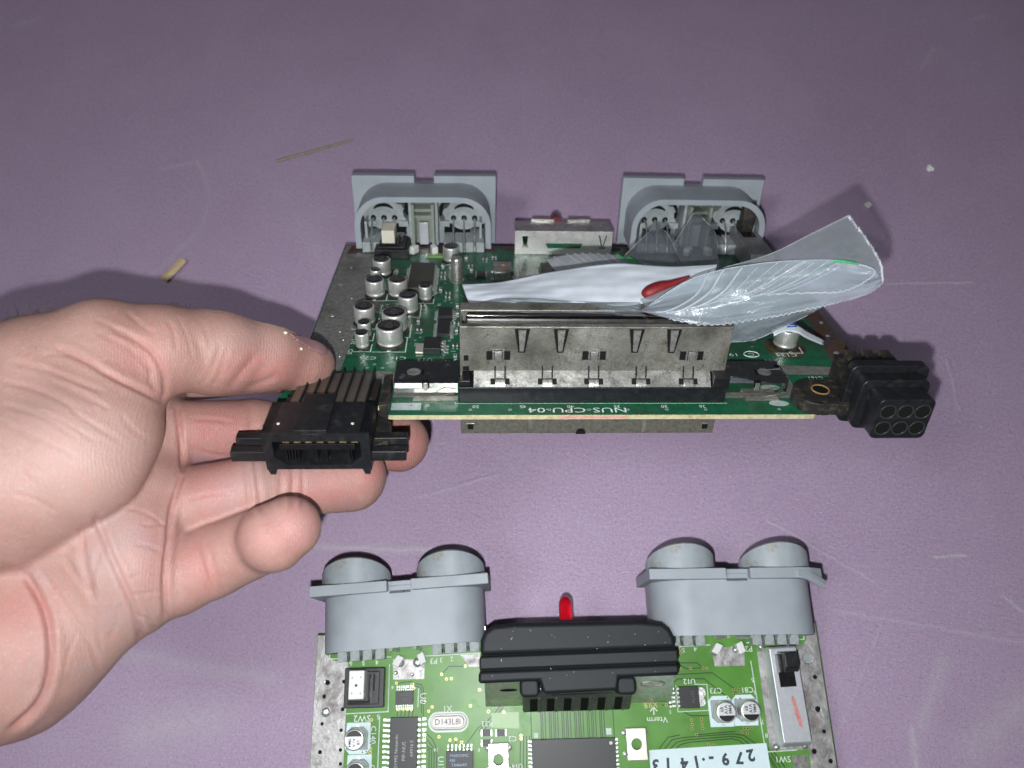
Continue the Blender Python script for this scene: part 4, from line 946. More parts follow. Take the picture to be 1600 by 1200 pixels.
part('shield_stamp', lambda b: b.tube([(29.0 + 4.4 * math.cos(2 * math.pi * k / 24), 3 + 1.5 * math.sin(2 * math.pi * k / 24), .1) for k in range(25)], .18, 5).xf(sl), 'shell_lit', ms)

# ---- black memory pack plugged into the lower board
PK = frame((20.77, 12.32, 14), (1, .024, 0), (-.024, 1, 0))
pk = root('memory_pack', 'black grained plastic memory pack plugged into the green board on the table', 'memory pack', PK @ Matrix.Translation((0, 0, 0)))
def pk_slab(b, y0, y1, z0, z1, ins):
    b.prism_y(rrect(-32.2 + ins, 35.6 - ins, z0, z1, 2.2, 4), y0, y1)
part('top_cap', lambda b: b.prism([(-32, -9.0), (35.8, -8.2), (35.4, -4.5), (34, -1.5), (31.5, .4), (24, 1.2), (-20, 1.4), (-27.5, .8), (-30.5, -1.2), (-31.8, -4.2)], 14, 25.4), 'black_grain', pk, bevel=1.9, segs=4, smooth=0)
part('middle_band', lambda b: b.prism([(-32.3, -13.7), (36.0, -12.8), (36.0, -8.5), (-32.2, -9.3)], 13.6, 25.0), 'black_grain', pk, bevel=.8, segs=3)
part('lower_band', lambda b: b.prism([(-32.7, -18.0), (-32.5, -14.0), (36.0, -13.1), (36.3, -16.2), (35.2, -16.9), (15.4, -17.2), (14.6, -21.2), (-10.6, -21.8), (-11.8, -17.6)], 13.2, 24.6), 'black_grain', pk, bevel=1.3, segs=3)
part('seam_core', lambda b: b.prism([(-31.6, -17), (35.2, -16), (35, -5), (-31.2, -5)], 13.8, 23.6), 'hole', pk)
for x0 in (-18.4, 14.8):
    part('corner_knob', lambda b: b.prism(rrect(-.2, 6.6, -22.8, -16.8, 1.8, 4), 12.4, 22.4), 'black_grain', pk, (x0, 0, 0), key='kn', bevel=1.2)
part('skirt', lambda b: b.prism_x([(-20.8, 15.0), (-28.6, 1.8), (-28.2, .6), (-25.0, .6), (-16.4, 14.0)], -17.6, 21.4), 'pak_skirt', pk, bevel=.6)
for k in range(6):
    gr = part('grip_slot', lambda b: b.add([(-1.35, -23.9, 9.9), (1.35, -23.9, 9.9), (1.35, -28.3, 2.45), (-1.35, -28.3, 2.45)], [(0, 1, 2, 3)]), 'hole', pk, (-13.6 + 6.05 * k, 0, .05), key='gs')
    part('slot_rim', lambda b: [b.tube([(2.0, -23.7, 10.1), (2.0, -28.5, 2.0)], .3, 6)], 'pak_skirt', gr, key='sr')
part('front_edge', lambda b: [b.tube([(-7, -22.5, 12.3), (14, -22.1, 12.3)], .3, 6)], 'black_gloss', pk)
dp = [(rng.uniform(-29, 33), rng.uniform(-8, .5)) for _ in range(15)] + [(rng.uniform(-30, 34), rng.uniform(-17, -10)) for _ in range(9)]
def specks(b):
    for x, y in dp:
        a = rng.uniform(0, 6.28); l = rng.choice([.15, .2, .3, .7], p=[.4, .3, .2, .1])
        z = 25.43 if y > -8 else (25.03 if -13 < y < -9.6 else 24.63)
        b.add([(x + math.cos(a) * l, y + math.sin(a) * l, z), (x - math.sin(a) * .09, y + math.cos(a) * .09, z), (x - math.cos(a) * l, y - math.sin(a) * l, z), (x + math.sin(a) * .09, y - math.cos(a) * .09, z)], [(0, 1, 2, 3)])
part('dust', specks, 'dust_speck', pk, kind='stuff')

# ------------------------------------------------------------------ the hand (one continuous surface)
H_F = 1 / FPX
def jp(px, py, dist, rpx):
    return at(px, py, dist), rpx * dist * H_F
CH_PALM = [
    (jp(-420, 960, 215, 150), jp(-120, 850, 205, 150)), (jp(-120, 850, 205, 150), jp(30, 780, 208, 120)),
    (jp(30, 780, 208, 120), jp(215, 610, 232, 60)), (jp(30, 780, 208, 110), jp(232, 690, 224, 62)), (jp(-20, 830, 206, 110), jp(222, 785, 214, 66)),
    (jp(-40, 900, 203, 120), jp(207, 905, 204, 68)), (jp(215, 610, 232, 58), jp(232, 690, 224, 62)), (jp(232, 690, 224, 62), jp(222, 785, 214, 66)), (jp(222, 785, 214, 66), jp(210, 895, 204, 70)), (jp(204, 785, 209, 72), jp(190, 885, 199, 76)), (jp(60, 860, 198, 84), jp(180, 860, 200, 76)),
    (jp(200, 925, 203, 70), jp(25, 1010, 196, 128)), (jp(25, 1010, 196, 128), jp(-140, 1040, 198, 130)),
]
HYPO = [(jp(5, 985, 193, 82), jp(-20, 1045, 192, 90)), (jp(-20, 1045, 192, 90), jp(-160, 1060, 196, 104))]
CH_MID = [(jp(232, 690, 224, 52), jp(285, 676, 226, 49)), (jp(285, 676, 226, 49), jp(395, 672, 238, 49)), (jp(395, 672, 238, 48), jp(510, 682, 250, 44)), (jp(510, 682, 250, 44), jp(624, 690, 256, 46))]
CH_RING = [(jp(222, 785, 214, 56), jp(285, 786, 214, 53)), (jp(285, 786, 214, 53), jp(392, 764, 220, 52)), (jp(392, 764, 220, 51), jp(470, 755, 229, 50)), (jp(470, 755, 229, 50), jp(550, 745, 236, 53))]
CH_PINKY = [(jp(207, 905, 204, 58), jp(275, 903, 206, 57)), (jp(275, 903, 206, 57), jp(335, 876, 209, 56)), (jp(335, 876, 209, 55), jp(405, 846, 209, 54))]
PINKY_TIP = [(jp(428, 839, 203, 56), jp(450, 825, 204, 50))]
CH_INDEX = [(jp(215, 605, 234, 46), jp(270, 588, 242, 42)), (jp(270, 588, 242, 42), jp(400, 574, 258, 40)), (jp(400, 574, 258, 40), jp(470, 578, 266, 38))]
CH_THUMB = [(jp(-60, 640, 200, 112), jp(60, 588, 199, 92)), (jp(60, 588, 199, 92), jp(160, 546, 202, 76)), (jp(160, 546, 202, 76), jp(250, 546, 209, 67)), (jp(250, 546, 209, 67), jp(338, 548, 218, 65)),
            (jp(338, 548, 218, 64), jp(415, 554, 228, 56)), (jp(415, 554, 228, 56), jp(470, 566, 237, 42)), (jp(470, 566, 237, 42), jp(486, 569, 240, 36))]
THENAR = [(jp(148, 668, 197, 100), jp(108, 712, 192, 108)), (jp(108, 712, 192, 108), jp(20, 742, 192, 140)), (jp(20, 742, 192, 140), jp(-150, 760, 198, 150))]

def d_cone(P, seg):
    (a, ra), (b, rb) = seg
    ab = b - a
    t = np.clip(((P - a) @ ab) / (ab @ ab), 0, 1)
    return np.linalg.norm(P - a - t[:, None] * ab, axis=1) - (ra + (rb - ra) * t)
def smin(a, b, k):
    h = np.clip(.5 + .5 * (b - a) / k, 0, 1)
    return b + (a - b) * h - k * h * (1 - h)
def chain(P, segs, k):
    d = d_cone(P, segs[0])
    for s_ in segs[1:]:
        d = smin(d, d_cone(P, s_), k)
    return d
def hand_sdf(P):
    P = P.astype(np.float64)
    palm = smin(chain(P, CH_PALM, 6.0), chain(P, HYPO, 3), 8.0)
    d = smin(palm, chain(P, CH_INDEX, 1.5), 2.0)
    for ch in (CH_MID, CH_RING):
        d = smin(d, chain(P, ch, 1.5), 1.8)
    pk_ = smin(chain(P, CH_PINKY, 1.5), chain(P, PINKY_TIP, 1.5), 2.2)
    d = smin(d, pk_, 2.0)
    th = smin(chain(P, CH_THUMB, 3.0), chain(P, THENAR, 5.0), 9.0)
    d = smin(d, th, 1.8)
    q = P * .11
    d = d + .32 * (np.sin(q[:, 0] * 1.3 + 1.1 * np.sin(q[:, 1])) * np.sin(q[:, 1] * 1.1 + q[:, 2]) * np.sin(q[:, 2] * 1.4 + .5))
    return d.astype(np.float32)

def surface_nets(sdf, lo, hi, step, coarse=5):
    lo = np.array(lo, float); n = np.ceil((np.array(hi) - lo) / (step * coarse)).astype(int) * coarse
    nc = n // coarse
    cs = step * coarse
    ax = [lo[i] + (np.arange(nc[i]) + .5) * cs for i in range(3)]
    G = np.stack(np.meshgrid(*ax, indexing='ij'), -1).reshape(-1, 3)
    dc = sdf(G).reshape(nc)
    D = np.repeat(np.repeat(np.repeat(dc, coarse, 0), coarse, 1), coarse, 2)
    act = np.repeat(np.repeat(np.repeat(np.abs(dc) < cs * 1.3, coarse, 0), coarse, 1), coarse, 2)
    idx = np.argwhere(act)
    for i in range(0, len(idx), 400000):
        s_ = idx[i:i + 400000]
        D[s_[:, 0], s_[:, 1], s_[:, 2]] = sdf(lo + (s_ + .5) * step)
    ins = D < 0
    c = [ins[a:ins.shape[0] - 1 + a, b:ins.shape[1] - 1 + b, e:ins.shape[2] - 1 + e] for a in (0, 1) for b in (0, 1) for e in (0, 1)]
    tot = sum(x.astype(np.int8) for x in c)
    cell = np.argwhere((tot > 0) & (tot < 8))
    vid = np.full(tot.shape, -1, np.int64)
    vid[cell[:, 0], cell[:, 1], cell[:, 2]] = np.arange(len(cell))
    off = np.array([[a, b, e] for a in (0, 1) for b in (0, 1) for e in (0, 1)])
    val = np.stack([D[cell[:, 0] + o[0], cell[:, 1] + o[1], cell[:, 2] + o[2]] for o in off], 1)
    acc = np.zeros((len(cell), 3)); cnt = np.zeros(len(cell))
    for i in range(8):
        for j in range(i + 1, 8):
            if np.abs(off[i] - off[j]).sum() != 1: continue
            a, b = val[:, i], val[:, j]
            m_ = (a < 0) != (b < 0)
            t_ = np.where(m_, a / np.where(m_, a - b, 1), 0)
            acc += np.where(m_[:, None], off[i] + t_[:, None] * (off[j] - off[i]), 0); cnt += m_
    V = lo + (cell + acc / cnt[:, None] + .5) * step
    F = []
    for axis in range(3):
        u, w = [(1, 2), (2, 0), (0, 1)][axis]
        sl0 = [slice(1, -1)] * 3; sl1 = [slice(1, -1)] * 3
        a = np.take(ins, np.arange(ins.shape[axis] - 1), axis); b = np.take(ins, np.arange(1, ins.shape[axis]), axis)
        e = np.argwhere(a != b)
        e = e[(e[:, u] > 0) & (e[:, w] > 0) & (e[:, u] < ins.shape[u] - 1) & (e[:, w] < ins.shape[w] - 1)]
        fl = a[e[:, 0], e[:, 1], e[:, 2]]
        q = []
        for du, dw in ((0, 0), (1, 0), (1, 1), (0, 1)):
            p = e.copy(); p[:, u] -= 1 - du; p[:, w] -= 1 - dw
            q.append(vid[p[:, 0], p[:, 1], p[:, 2]])
        q = np.stack(q, 1)
        q[~fl] = q[~fl][:, ::-1]
        F.append(q[(q >= 0).all(1)])
    return V, np.concatenate(F)

HV, HF = surface_nets(hand_sdf, (-215, -100, 40), (-10, 90, 185), .55)

def vnormals(V, F):
    n = np.cross(V[F[:, 2]] - V[F[:, 0]], V[F[:, 3]] - V[F[:, 1]])
    N = np.zeros_like(V)
    for k in range(4): np.add.at(N, F[:, k], n)
    return N / np.maximum(np.linalg.norm(N, axis=1, keepdims=True), 1e-9)
def relax(V, F, it):
    for _ in range(it):
        A = np.zeros_like(V); c_ = np.zeros(len(V))
        for k in range(4):
            np.add.at(A, F[:, k], V[F[:, (k + 1) % 4]] + V[F[:, (k + 3) % 4]]); np.add.at(c_, F[:, k], 2)
        V = V * .5 + .5 * A / np.maximum(c_, 1)[:, None]
    return V
HV = relax(HV, HF, 2)
HN = vnormals(HV, HF)
view = HV - c_o
zz = view @ c_f
HX = 800 + FPX * (view @ c_r) / zz
HY = 600 - FPX * (view @ c_u) / zz
facing = np.clip(-(HN * view).sum(1) / np.linalg.norm(view, axis=1) * 3, 0, 1)

# creases: course, depth mm, half width (in 1/5 mm), side bulge
CREASES = [
    ([(276, 634), (283, 690), (286, 738)], .75, 4), ([(284, 742), (268, 790), (263, 838)], .75, 4), ([(264, 838), (256, 900), (258, 966)], .8, 4),
    ([(382, 718), (388, 760), (392, 806)], .42, 4), ([(397, 716), (404, 760), (408, 800)], .34, 4), ([(436, 706), (440, 750), (437, 790)], .22, 4), ([(456, 704), (459, 750), (455, 790)], .34, 4), ([(471, 702), (474, 750), (472, 795)], .28, 3.5),
    ([(306, 830), (314, 880), (330, 930)], .45, 4.5), ([(318, 826), (330, 880), (350, 925)], .3, 4), ([(390, 632), (394, 672), (390, 716)], .25, 5),
    ([(149, 806), (169, 861), (195, 916), (214, 959), (221, 1014)], 0.84, 5.0), ([(127, 829), (131, 877), (143, 929)], 0.50, 5.0), ([(160, 850), (140, 905), (150, 960), (158, 1020)], 0.22, 3.6),
    ([(38, 896), (75, 955), (83, 1035), (66, 1100), (15, 1142)], 1.18, 5.8), ([(72, 905), (114, 965), (142, 1004), (155, 1050)], 0.31, 3.6), ([(100, 870), (120, 900), (150, 940)], 0.22, 4.3),
    ([(185, 790), (230, 800), (262, 826)], 0.19, 2.6), ([(200, 905), (225, 895), (258, 900)], 0.19, 2.6), ([(205, 930), (230, 927), (256, 922)], 0.25, 2.6), ([(216, 962), (232, 968), (242, 984)], 0.37, 2.9),
    ([(88, 543), (130, 560), (170, 586), (215, 607), (252, 626)], 0.68, 4.3), ([(254, 628), (260, 598), (250, 565), (225, 536), (176, 514)], 0.50, 4.3), ([(232, 600), (238, 575), (222, 552)], 0.25, 3.6), ([(252, 620), (244, 612), (236, 600)], 0.31, 3.6),
    ([(20, 566), (70, 578), (160, 612)], 0.31, 3.6), ([(5, 596), (60, 608), (120, 640)], 0.24, 3.6), ([(5, 632), (70, 650), (118, 684)], 0.19, 3.6), ([(60, 557), (100, 552), (140, 568)], 0.19, 2.9), ([(150, 520), (200, 540), (235, 580)], 0.15, 2.9),
    ([(0, 690), (32, 716), (70, 742)], 0.18, 2.9), ([(5, 720), (33, 736), (60, 760)], 0.14, 3.2), ([(30, 668), (72, 689), (120, 716)], 0.26, 2.8), ([(60, 640), (108, 664), (150, 690)], 0.22, 2.4), ([(0, 655), (31, 675), (60, 690)], 0.20, 3.1), ([(20, 770), (56, 781), (90, 800)], 0.23, 2.9), ([(100, 600), (133, 616), (170, 640)], 0.24, 2.8), ([(110, 640), (152, 668), (190, 690)], 0.23, 3.3), ([(60, 580), (103, 608), (150, 632)], 0.19, 3.3), ([(280, 500), (293, 526), (300, 560)], 0.16, 2.5), ([(262, 500), (273, 521), (275, 545)], 0.22, 2.6), ([(318, 505), (324, 524), (330, 545)], 0.18, 2.9), ([(200, 490), (220, 508), (240, 520)], 0.22, 3.3), ([(150, 500), (181, 513), (205, 520)], 0.22, 2.4), ([(300, 700), (328, 709), (350, 712)], 0.25, 2.9), ([(300, 655), (332, 655), (360, 660)], 0.24, 2.9), ([(300, 780), (327, 772), (360, 772)], 0.24, 3.4), ([(290, 880), (290, 907), (300, 930)], 0.19, 2.4), ([(220, 820), (235, 821), (255, 818)], 0.24, 2.3), ([(210, 850), (231, 852), (250, 862)], 0.23, 2.6), ([(190, 940), (183, 973), (170, 1000)], 0.20, 3.4), ([(120, 990), (108, 1016), (100, 1050)], 0.21, 2.2), ([(30, 560), (66, 574), (110, 590)], 0.21, 2.4), ([(190, 650), (207, 672), (235, 690)], 0.18, 3.4),
    ([(398, 556), (374, 586), (358, 607)], .35, 6), ([(432, 586), (405, 600), (385, 606)], .3, 5), ([(345, 540), (335, 570), (318, 600)], .25, 4), ([(355, 545), (345, 575), (332, 605)], .2, 4), ([(300, 520), (322, 560), (318, 590)], .2, 7),
]
def seg_dist(px, py, pts):
    # smooth the course first
    P = np.array(pts, float)
    for _ in range(3):
        Q = [P[0]]
        for a, b in zip(P[:-1], P[1:]): Q += [a * .75 + b * .25, a * .25 + b * .75]
        P = np.array(Q + [P[-1]])
    best = np.full(len(px), 1e9); along = np.zeros(len(px))
    m_ = (px > P[:, 0].min() - 40) & (px < P[:, 0].max() + 40) & (py > P[:, 1].min() - 40) & (py < P[:, 1].max() + 40)
    i = np.nonzero(m_)[0]
    b_ = best[i]; al = along[i]; nseg = len(P) - 1
    for k in range(nseg):
        ab = P[k + 1] - P[k]
        t_ = np.clip(((px[i] - P[k][0]) * ab[0] + (py[i] - P[k][1]) * ab[1]) / max(ab @ ab, 1e-9), 0, 1)
        dd = np.hypot(px[i] - P[k][0] - t_ * ab[0], py[i] - P[k][1] - t_ * ab[1])
        u = dd < b_
        b_ = np.where(u, dd, b_); al = np.where(u, (k + t_) / nseg, al)
    best[i] = b_; along[i] = al
    return best, along
disp = np.zeros(len(HV)); deep = np.zeros(len(HV))
for pts, dep, w in CREASES:
    dd, al = seg_dist(HX, HY, pts)
    fade = np.clip(np.minimum(al, 1 - al) * 5 + .25, 0, 1)
    g = np.exp(-(dd / w) ** 2) * fade
    dep *= 1.02
    disp -= dep * g - .28 * dep * np.exp(-((dd - 2.1 * w) / (1.3 * w)) ** 2) * fade
    deep = np.maximum(deep, g * min(1, dep))
HV = HV + HN * (disp * facing)[:, None]
HV = relax(HV, HF, 1)

# skin tint: pink pads, pale thumb side; light on palm and thenar painted pale
def blob(cx, cy, rx, ry): return np.exp(-(((HX - cx) / rx) ** 2 + ((HY - cy) / ry) ** 2))
red = .9 * blob(340, 680, 60, 45) + .8 * blob(330, 770, 50, 40) + .7 * blob(440, 830, 60, 50) + .7 * blob(600, 720, 60, 45) + .8 * blob(500, 770, 60, 40) + .6 * blob(310, 880, 40, 50) + .7 * blob(230, 850, 40, 70) + .6 * blob(440, 580, 60, 30) + .5 * blob(220, 560, 50, 40) + .35 * blob(380, 570, 40, 30) + .5 * blob(30, 960, 60, 60) + .4 * blob(640, 690, 40, 40)
red = np.clip(red + .5 * deep, 0, 1)
pale = np.clip(.8 * blob(60, 700, 130, 110) + .6 * blob(180, 690, 60, 60) + .5 * blob(380, 520, 60, 25) + .4 * blob(150, 1000, 80, 60) + .8 * blob(200, 860, 70, 100) + .5 * blob(420, 790, 120, 70), 0, 1)

me = bpy.data.meshes.new('hand')
me.from_pydata((HV * MM).tolist(), [], HF.tolist())
me.polygons.foreach_set('use_smooth', [True] * len(me.polygons))
ca = me.color_attributes.new('skin_tint', 'FLOAT_COLOR', 'POINT')
ca.data.foreach_set('color', np.stack([red, pale, np.zeros_like(red), np.ones_like(red)], 1).astype(np.float32).ravel())

def skin():
    t = NT('skin')
    va = t.n('ShaderNodeVertexColor', layer_name='skin_tint')
    sp = t.n('ShaderNodeSeparateColor'); t.link(va.outputs[0], sp.inputs[0])
    mott = t.noise(95, 4, .6)
    base = t.mix(t.ramp(mott, .32, .68), (.325, .182, .150), (.385, .230, .194))
    c = t.mix(t.math('MULTIPLY', sp.outputs[0], t.ramp(t.noise(210, 3), .25, .6, .45, .95)), base, (.425, .150, .140))
    c = t.mix(t.math('MULTIPLY', sp.outputs[1], .7), c, (.45, .305, .275))
    c = t.mix(t.ramp(t.noise(60, 3, .5), .58, .75, 0, .35), c, (.40, .26, .25))
    t.set(Base_Color=c, Roughness=t.ramp(t.noise(700, 3), .3, .7, .40, .58), Specular_IOR_Level=.42, Subsurface_Weight=.22, Subsurface_Scale=.003)
    t.p.inputs['Subsurface Radius'].default_value = (1.0, .35, .2)
    c = t.mix(t.ramp(t.noise(480, 4, .7), .52, .72, 0, .30), c, (.52, .20, .175))
    c = t.mix(t.ramp(t.noise(1500, 3, .6), .56, .70, 0, .22), c, (.62, .45, .40))
    c = t.mix(t.ramp(t.noise(33, 3, .5, dist=1.2), .60, .68, 0, .16), c, (.30, .27, .31))
    t.set(Base_Color=c)
    wv = t.n('ShaderNodeTexWave', wave_type='BANDS', bands_direction='X')
    wv.inputs['Scale'].default_value = 540; wv.inputs['Distortion'].default_value = 7; wv.inputs['Detail'].default_value = 2; wv.inputs['Detail Scale'].default_value = .25
    t.link(t.obj, wv.inputs['Vector'])
    vr = t.n('ShaderNodeTexVoronoi', feature='DISTANCE_TO_EDGE'); vr.inputs['Scale'].default_value = 900; t.link(t.obj, vr.inputs['Vector'])
    h = t.math('ADD', t.math('MULTIPLY', wv.outputs['Fac'], .24), t.math('ADD', t.math('MULTIPLY', t.ramp(vr.outputs['Distance'], 0, .25), .22), t.math('ADD', t.math('MULTIPLY', t.noise(420, 5, .7), 1.0), t.math('MULTIPLY', t.noise(1500, 4, .7, dist=.8), 1.1))))
    t.set(Normal=t.bump(h, .5, .00028))
    return t.m
me.materials.append(skin())
hand = place('hand', me)
tag(hand, 'bare left hand with palm up gripping the dark circuit board between thumb and fingers', 'hand')

# thumb nail: a thin hard plate lying on the far side of the thumb tip
NAIL = np.array([(449, 521), (468, 524), (490, 531), (507, 541), (513, 550), (508, 556), (494, 552), (478, 543), (462, 532)], float)
def inside(px, py, poly):
    r_ = np.zeros(len(px), bool); j = len(poly) - 1
    for i in range(len(poly)):
        (xi, yi), (xj, yj) = poly[i], poly[j]
        r_ ^= ((yi > py) != (yj > py)) & (px < (xj - xi) * (py - yi) / (yj - yi + 1e-9) + xi); j = i
    return r_
inn = inside(HX, HY, NAIL) & (facing > 0) & (zz < 262) & (zz > 215)
fsel = HF[inn[HF].all(1)]
if len(fsel):
    ids, inv = np.unique(fsel, return_inverse=True)
    nm = bpy.data.meshes.new('thumb_nail')
    nm.from_pydata(((HV[ids] + HN[ids] * .22) * MM).tolist(), [], inv.reshape(-1, 4).tolist())
    nm.polygons.foreach_set('use_smooth', [True] * len(nm.polygons))
    nm.materials.append(mat('nail', (.27, .15, .16), .28, var=.1, vscale=300))
    no = place('thumb_nail', nm, hand)
    sd = no.modifiers.new('thickness', 'SOLIDIFY'); sd.thickness = .35 * MM; sd.offset = 0
# hairs on the wrist side
def hairs(b):
    r2 = np.random.default_rng(5)
    top = np.nonzero((HX > 5) & (HX < 85) & (HY > 472) & (HY < 560) & (facing > 0))[0]
    top2 = np.nonzero((HX > 255) & (HX < 360) & (HY < 490) & (facing < .6))[0]
    top3 = np.nonzero((HX > -10) & (HX < 70) & (HY < 505) & (facing < .5))[0]
    for ids, n_, l in ((top, 3, 3.0), (top2, 8, 3.0), (top3, 26, 5.0)):
        if not len(ids): continue
        for i in r2.choice(ids, min(n_, len(ids)), replace=False):
            p = HV[i]; nrm = HN[i]
            side = c_r * r2.uniform(-.2, 1.2) + c_u * r2.uniform(-.5, .6)
            L_ = l * r2.uniform(.5, 1.2)
            b.tube([p - nrm * .1, p + nrm * .25 * L_ + side * .25 * L_, p + nrm * .36 * L_ + side * .62 * L_, p + nrm * .32 * L_ + side * L_], .055, 4, taper=.3)
part('hair', hairs, 'hair', hand, kind='stuff')

# ------------------------------------------------------------------ the clear bag lying over the held board
def cr(P, t_):
    n = len(P) - 1
    x = np.clip(t_, 0, 1) * n; i = min(int(x), n - 1); f = x - i
    p0, p1, p2, p3 = P[max(i - 1, 0)], P[i], P[i + 1], P[min(i + 2, n)]
    return .5 * ((2 * p1) + (-p0 + p2) * f + (2 * p0 - 5 * p1 + 4 * p2 - p3) * f * f + (-p0 + 3 * p1 - 3 * p2 + p3) * f ** 3)
class Sheet:
    def __init__(s, rows): s.rows = [np.array([at(*q) for q in r]) for r in rows]
    def pt(s, u, v, up=0.0):
        p = cr(np.array([cr(r, u) for r in s.rows]), v)
        if up:
            e = 1e-2
            du = s.pt(min(u + e, 1), v) - s.pt(max(u - e, 0), v); dv = s.pt(u, min(v + e, 1)) - s.pt(u, max(v - e, 0))
            n_ = np.cross(du, dv); n_ = n_ / (np.linalg.norm(n_) + 1e-9)
            if n_ @ (c_o - p) < 0: n_ = -n_
            p = p + n_ * up
        return p
    def fill(s, b, nu=30, nv=16, crumple=.0, seed=0):
        r2 = np.random.default_rng(seed); ph = r2.uniform(0, 6.28, 6)
        vs = []
        for j in range(nv + 1):
            for i in range(nu + 1):
                u, v = i / nu, j / nv
                p = s.pt(u, v)
                if crumple:
                    p = p - c_f * crumple * (math.sin(9 * u + 5 * v + ph[0]) * .5 + math.sin(17 * u - 7 * v + ph[1]) * .3 + math.sin(5 * u + 21 * v + ph[2]) * .3 + abs(math.sin(13 * u + 9 * v + ph[3])) * .9 + abs(math.sin(7 * u - 16 * v + ph[4])) * .7 + abs(math.sin(24 * u + 4 * v + ph[5])) * .4 - 1.0)
                vs.append(p)
        fs = [(j * (nu + 1) + i, j * (nu + 1) + i + 1, (j + 1) * (nu + 1) + i + 1, (j + 1) * (nu + 1) + i) for j in range(nv) for i in range(nu)]
        b.add(vs, fs)
bag = root('plastic_bag', 'translucent zip bag with green line and ragged edge draped over the held board', 'plastic bag', loc=at(1100, 470, 240))
bag_inv = Matrix.Translation(-Vector(at(1100, 470, 240) * 1.0))
def bag_part(name, fn, m, label=None, thick=0.0):
    b = MB(); fn(b); b.xf(bag_inv)
    o = place(name, b.mesh(name, [M[m]], 80), bag, label=label)
    if thick:
        sd = o.modifiers.new('thickness', 'SOLIDIFY'); sd.thickness = thick * MM; sd.offset = 0
    return o
S_BACK = Sheet([[(1000, 468, 236), (1110, 425, 232), (1200, 398, 220), (1270, 364, 206), (1325, 337, 194)],
                [(1010, 480, 234), (1120, 452, 232), (1220, 428, 221), (1300, 402, 209), (1352, 372, 198)],
                [(1020, 488, 232), (1130, 480, 231), (1230, 460, 224), (1320, 433, 212), (1376, 412, 203)],
                [(1040, 492, 231), (1120, 496, 230), (1230, 475, 226), (1320, 459, 216), (1379, 441, 207)]])
S_FRONT = Sheet([[(1012, 478, 231), (1085, 434, 227), (1180, 413, 219), (1280, 406, 210), (1340, 412, 205), (1366, 421, 203)],
                 [(1002, 483, 231), (1085, 460, 226), (1180, 440, 218), (1280, 428, 210), (1340, 430, 205), (1373, 430, 203)],
                 [(990, 486, 230), (1075, 484, 225), (1190, 467, 219), (1280, 454, 212), (1340, 447, 208), (1376, 437, 205)],
                 [(985, 482, 230), (1095, 507, 225), (1200, 496, 221), (1290, 477, 214), (1350, 461, 209), (1379, 442, 206)]])
S_SKIRT = Sheet([[(1125, 498, 233), (1200, 488, 230), (1300, 468, 222)], [(1132, 518, 238), (1195, 508, 234), (1282, 482, 226)], [(1139, 534, 243), (1184, 529, 240), (1262, 492, 231)]])
S_GLARE = Sheet([[(722, 444, 254), (780, 441, 252), (860, 425, 252), (960, 412, 250), (1050, 416, 246), (1120, 413, 241)],
                 [(728, 462, 249), (790, 456, 245), (865, 450, 245), (960, 443, 243), (1045, 442, 240), (1115, 434, 236)],
                 [(736, 480, 246), (800, 471, 240), (880, 474, 240), (975, 478, 237), (1030, 468, 236), (1105, 452, 234)]])
S_CLEAR = Sheet([[(738, 474, 247), (800, 466, 239), (890, 470, 240), (1000, 474, 235)], [(726, 484, 243), (795, 481, 238), (895, 482, 238), (1002, 484, 233)], [(718, 492, 240), (800, 490, 237), (900, 490, 236), (1010, 494, 231)]])
S_CURL = Sheet([[(852, 404, 284), (895, 396, 281), (945, 396, 279), (990, 404, 276), (1020, 414, 268)], [(866, 421, 276), (910, 411, 273), (960, 411, 270), (1002, 414, 268), (1032, 421, 262)], [(880, 438, 268), (925, 430, 266), (975, 427, 263), (1012, 426, 260), (1044, 430, 256)]])
S_FLAP = Sheet([[(972, 404, 284), (1000, 376, 287), (1022, 358, 289), (1040, 362, 287), (1052, 384, 282), (1064, 410, 274)], [(984, 410, 275), (1004, 398, 277), (1022, 388, 278), (1040, 392, 275), (1052, 403, 270), (1064, 416, 266)], [(996, 416, 268), (1008, 418, 267), (1022, 419, 266), (1040, 419, 264), (1052, 421, 262), (1064, 423, 260)]])
S_FLAP2 = Sheet([[(1052, 384, 285), (1072, 352, 289), (1086, 333, 291), (1104, 348, 288), (1116, 362, 285), (1121, 386, 280)], [(1058, 402, 276), (1076, 384, 279), (1090, 374, 280), (1106, 380, 277), (1118, 392, 273), (1122, 402, 270)], [(1064, 420, 266), (1078, 420, 265), (1092, 420, 264), (1106, 420, 262), (1118, 419, 260), (1124, 418, 258)]])
bag_part('film', lambda b: S_BACK.fill(b, 44, 24, crumple=.28, seed=1), 'film', thick=.08)
bag_part('film', lambda b: S_FRONT.fill(b, 44, 24, crumple=.28, seed=2), 'film_front', 'milky front film at the open mouth', thick=.08)
bag_part('film', lambda b: S_SKIRT.fill(b, 18, 12, crumple=.6, seed=3), 'film_front', thick=.08)
bag_part('film', lambda b: S_GLARE.fill(b, 50, 18, crumple=.32, seed=4), 'film_glare', 'folded film across the middle, its glare put in as white', thick=.08)
bag_part('film', lambda b: S_CLEAR.fill(b, 26, 8, crumple=.8, seed=5), 'film_clear', thick=.08)
bag_part('film', lambda b: S_CURL.fill(b, 24, 10, crumple=.3, seed=6), 'film_zip', 'curled ribbed zip band catching the light', thick=.1)
bag_part('film', lambda b: S_FLAP.fill(b, 22, 10, crumple=.5, seed=7), 'film_grey', thick=.08)
bag_part('film', lambda b: S_FLAP2.fill(b, 22, 10, crumple=.5, seed=8), 'film_grey', thick=.08)
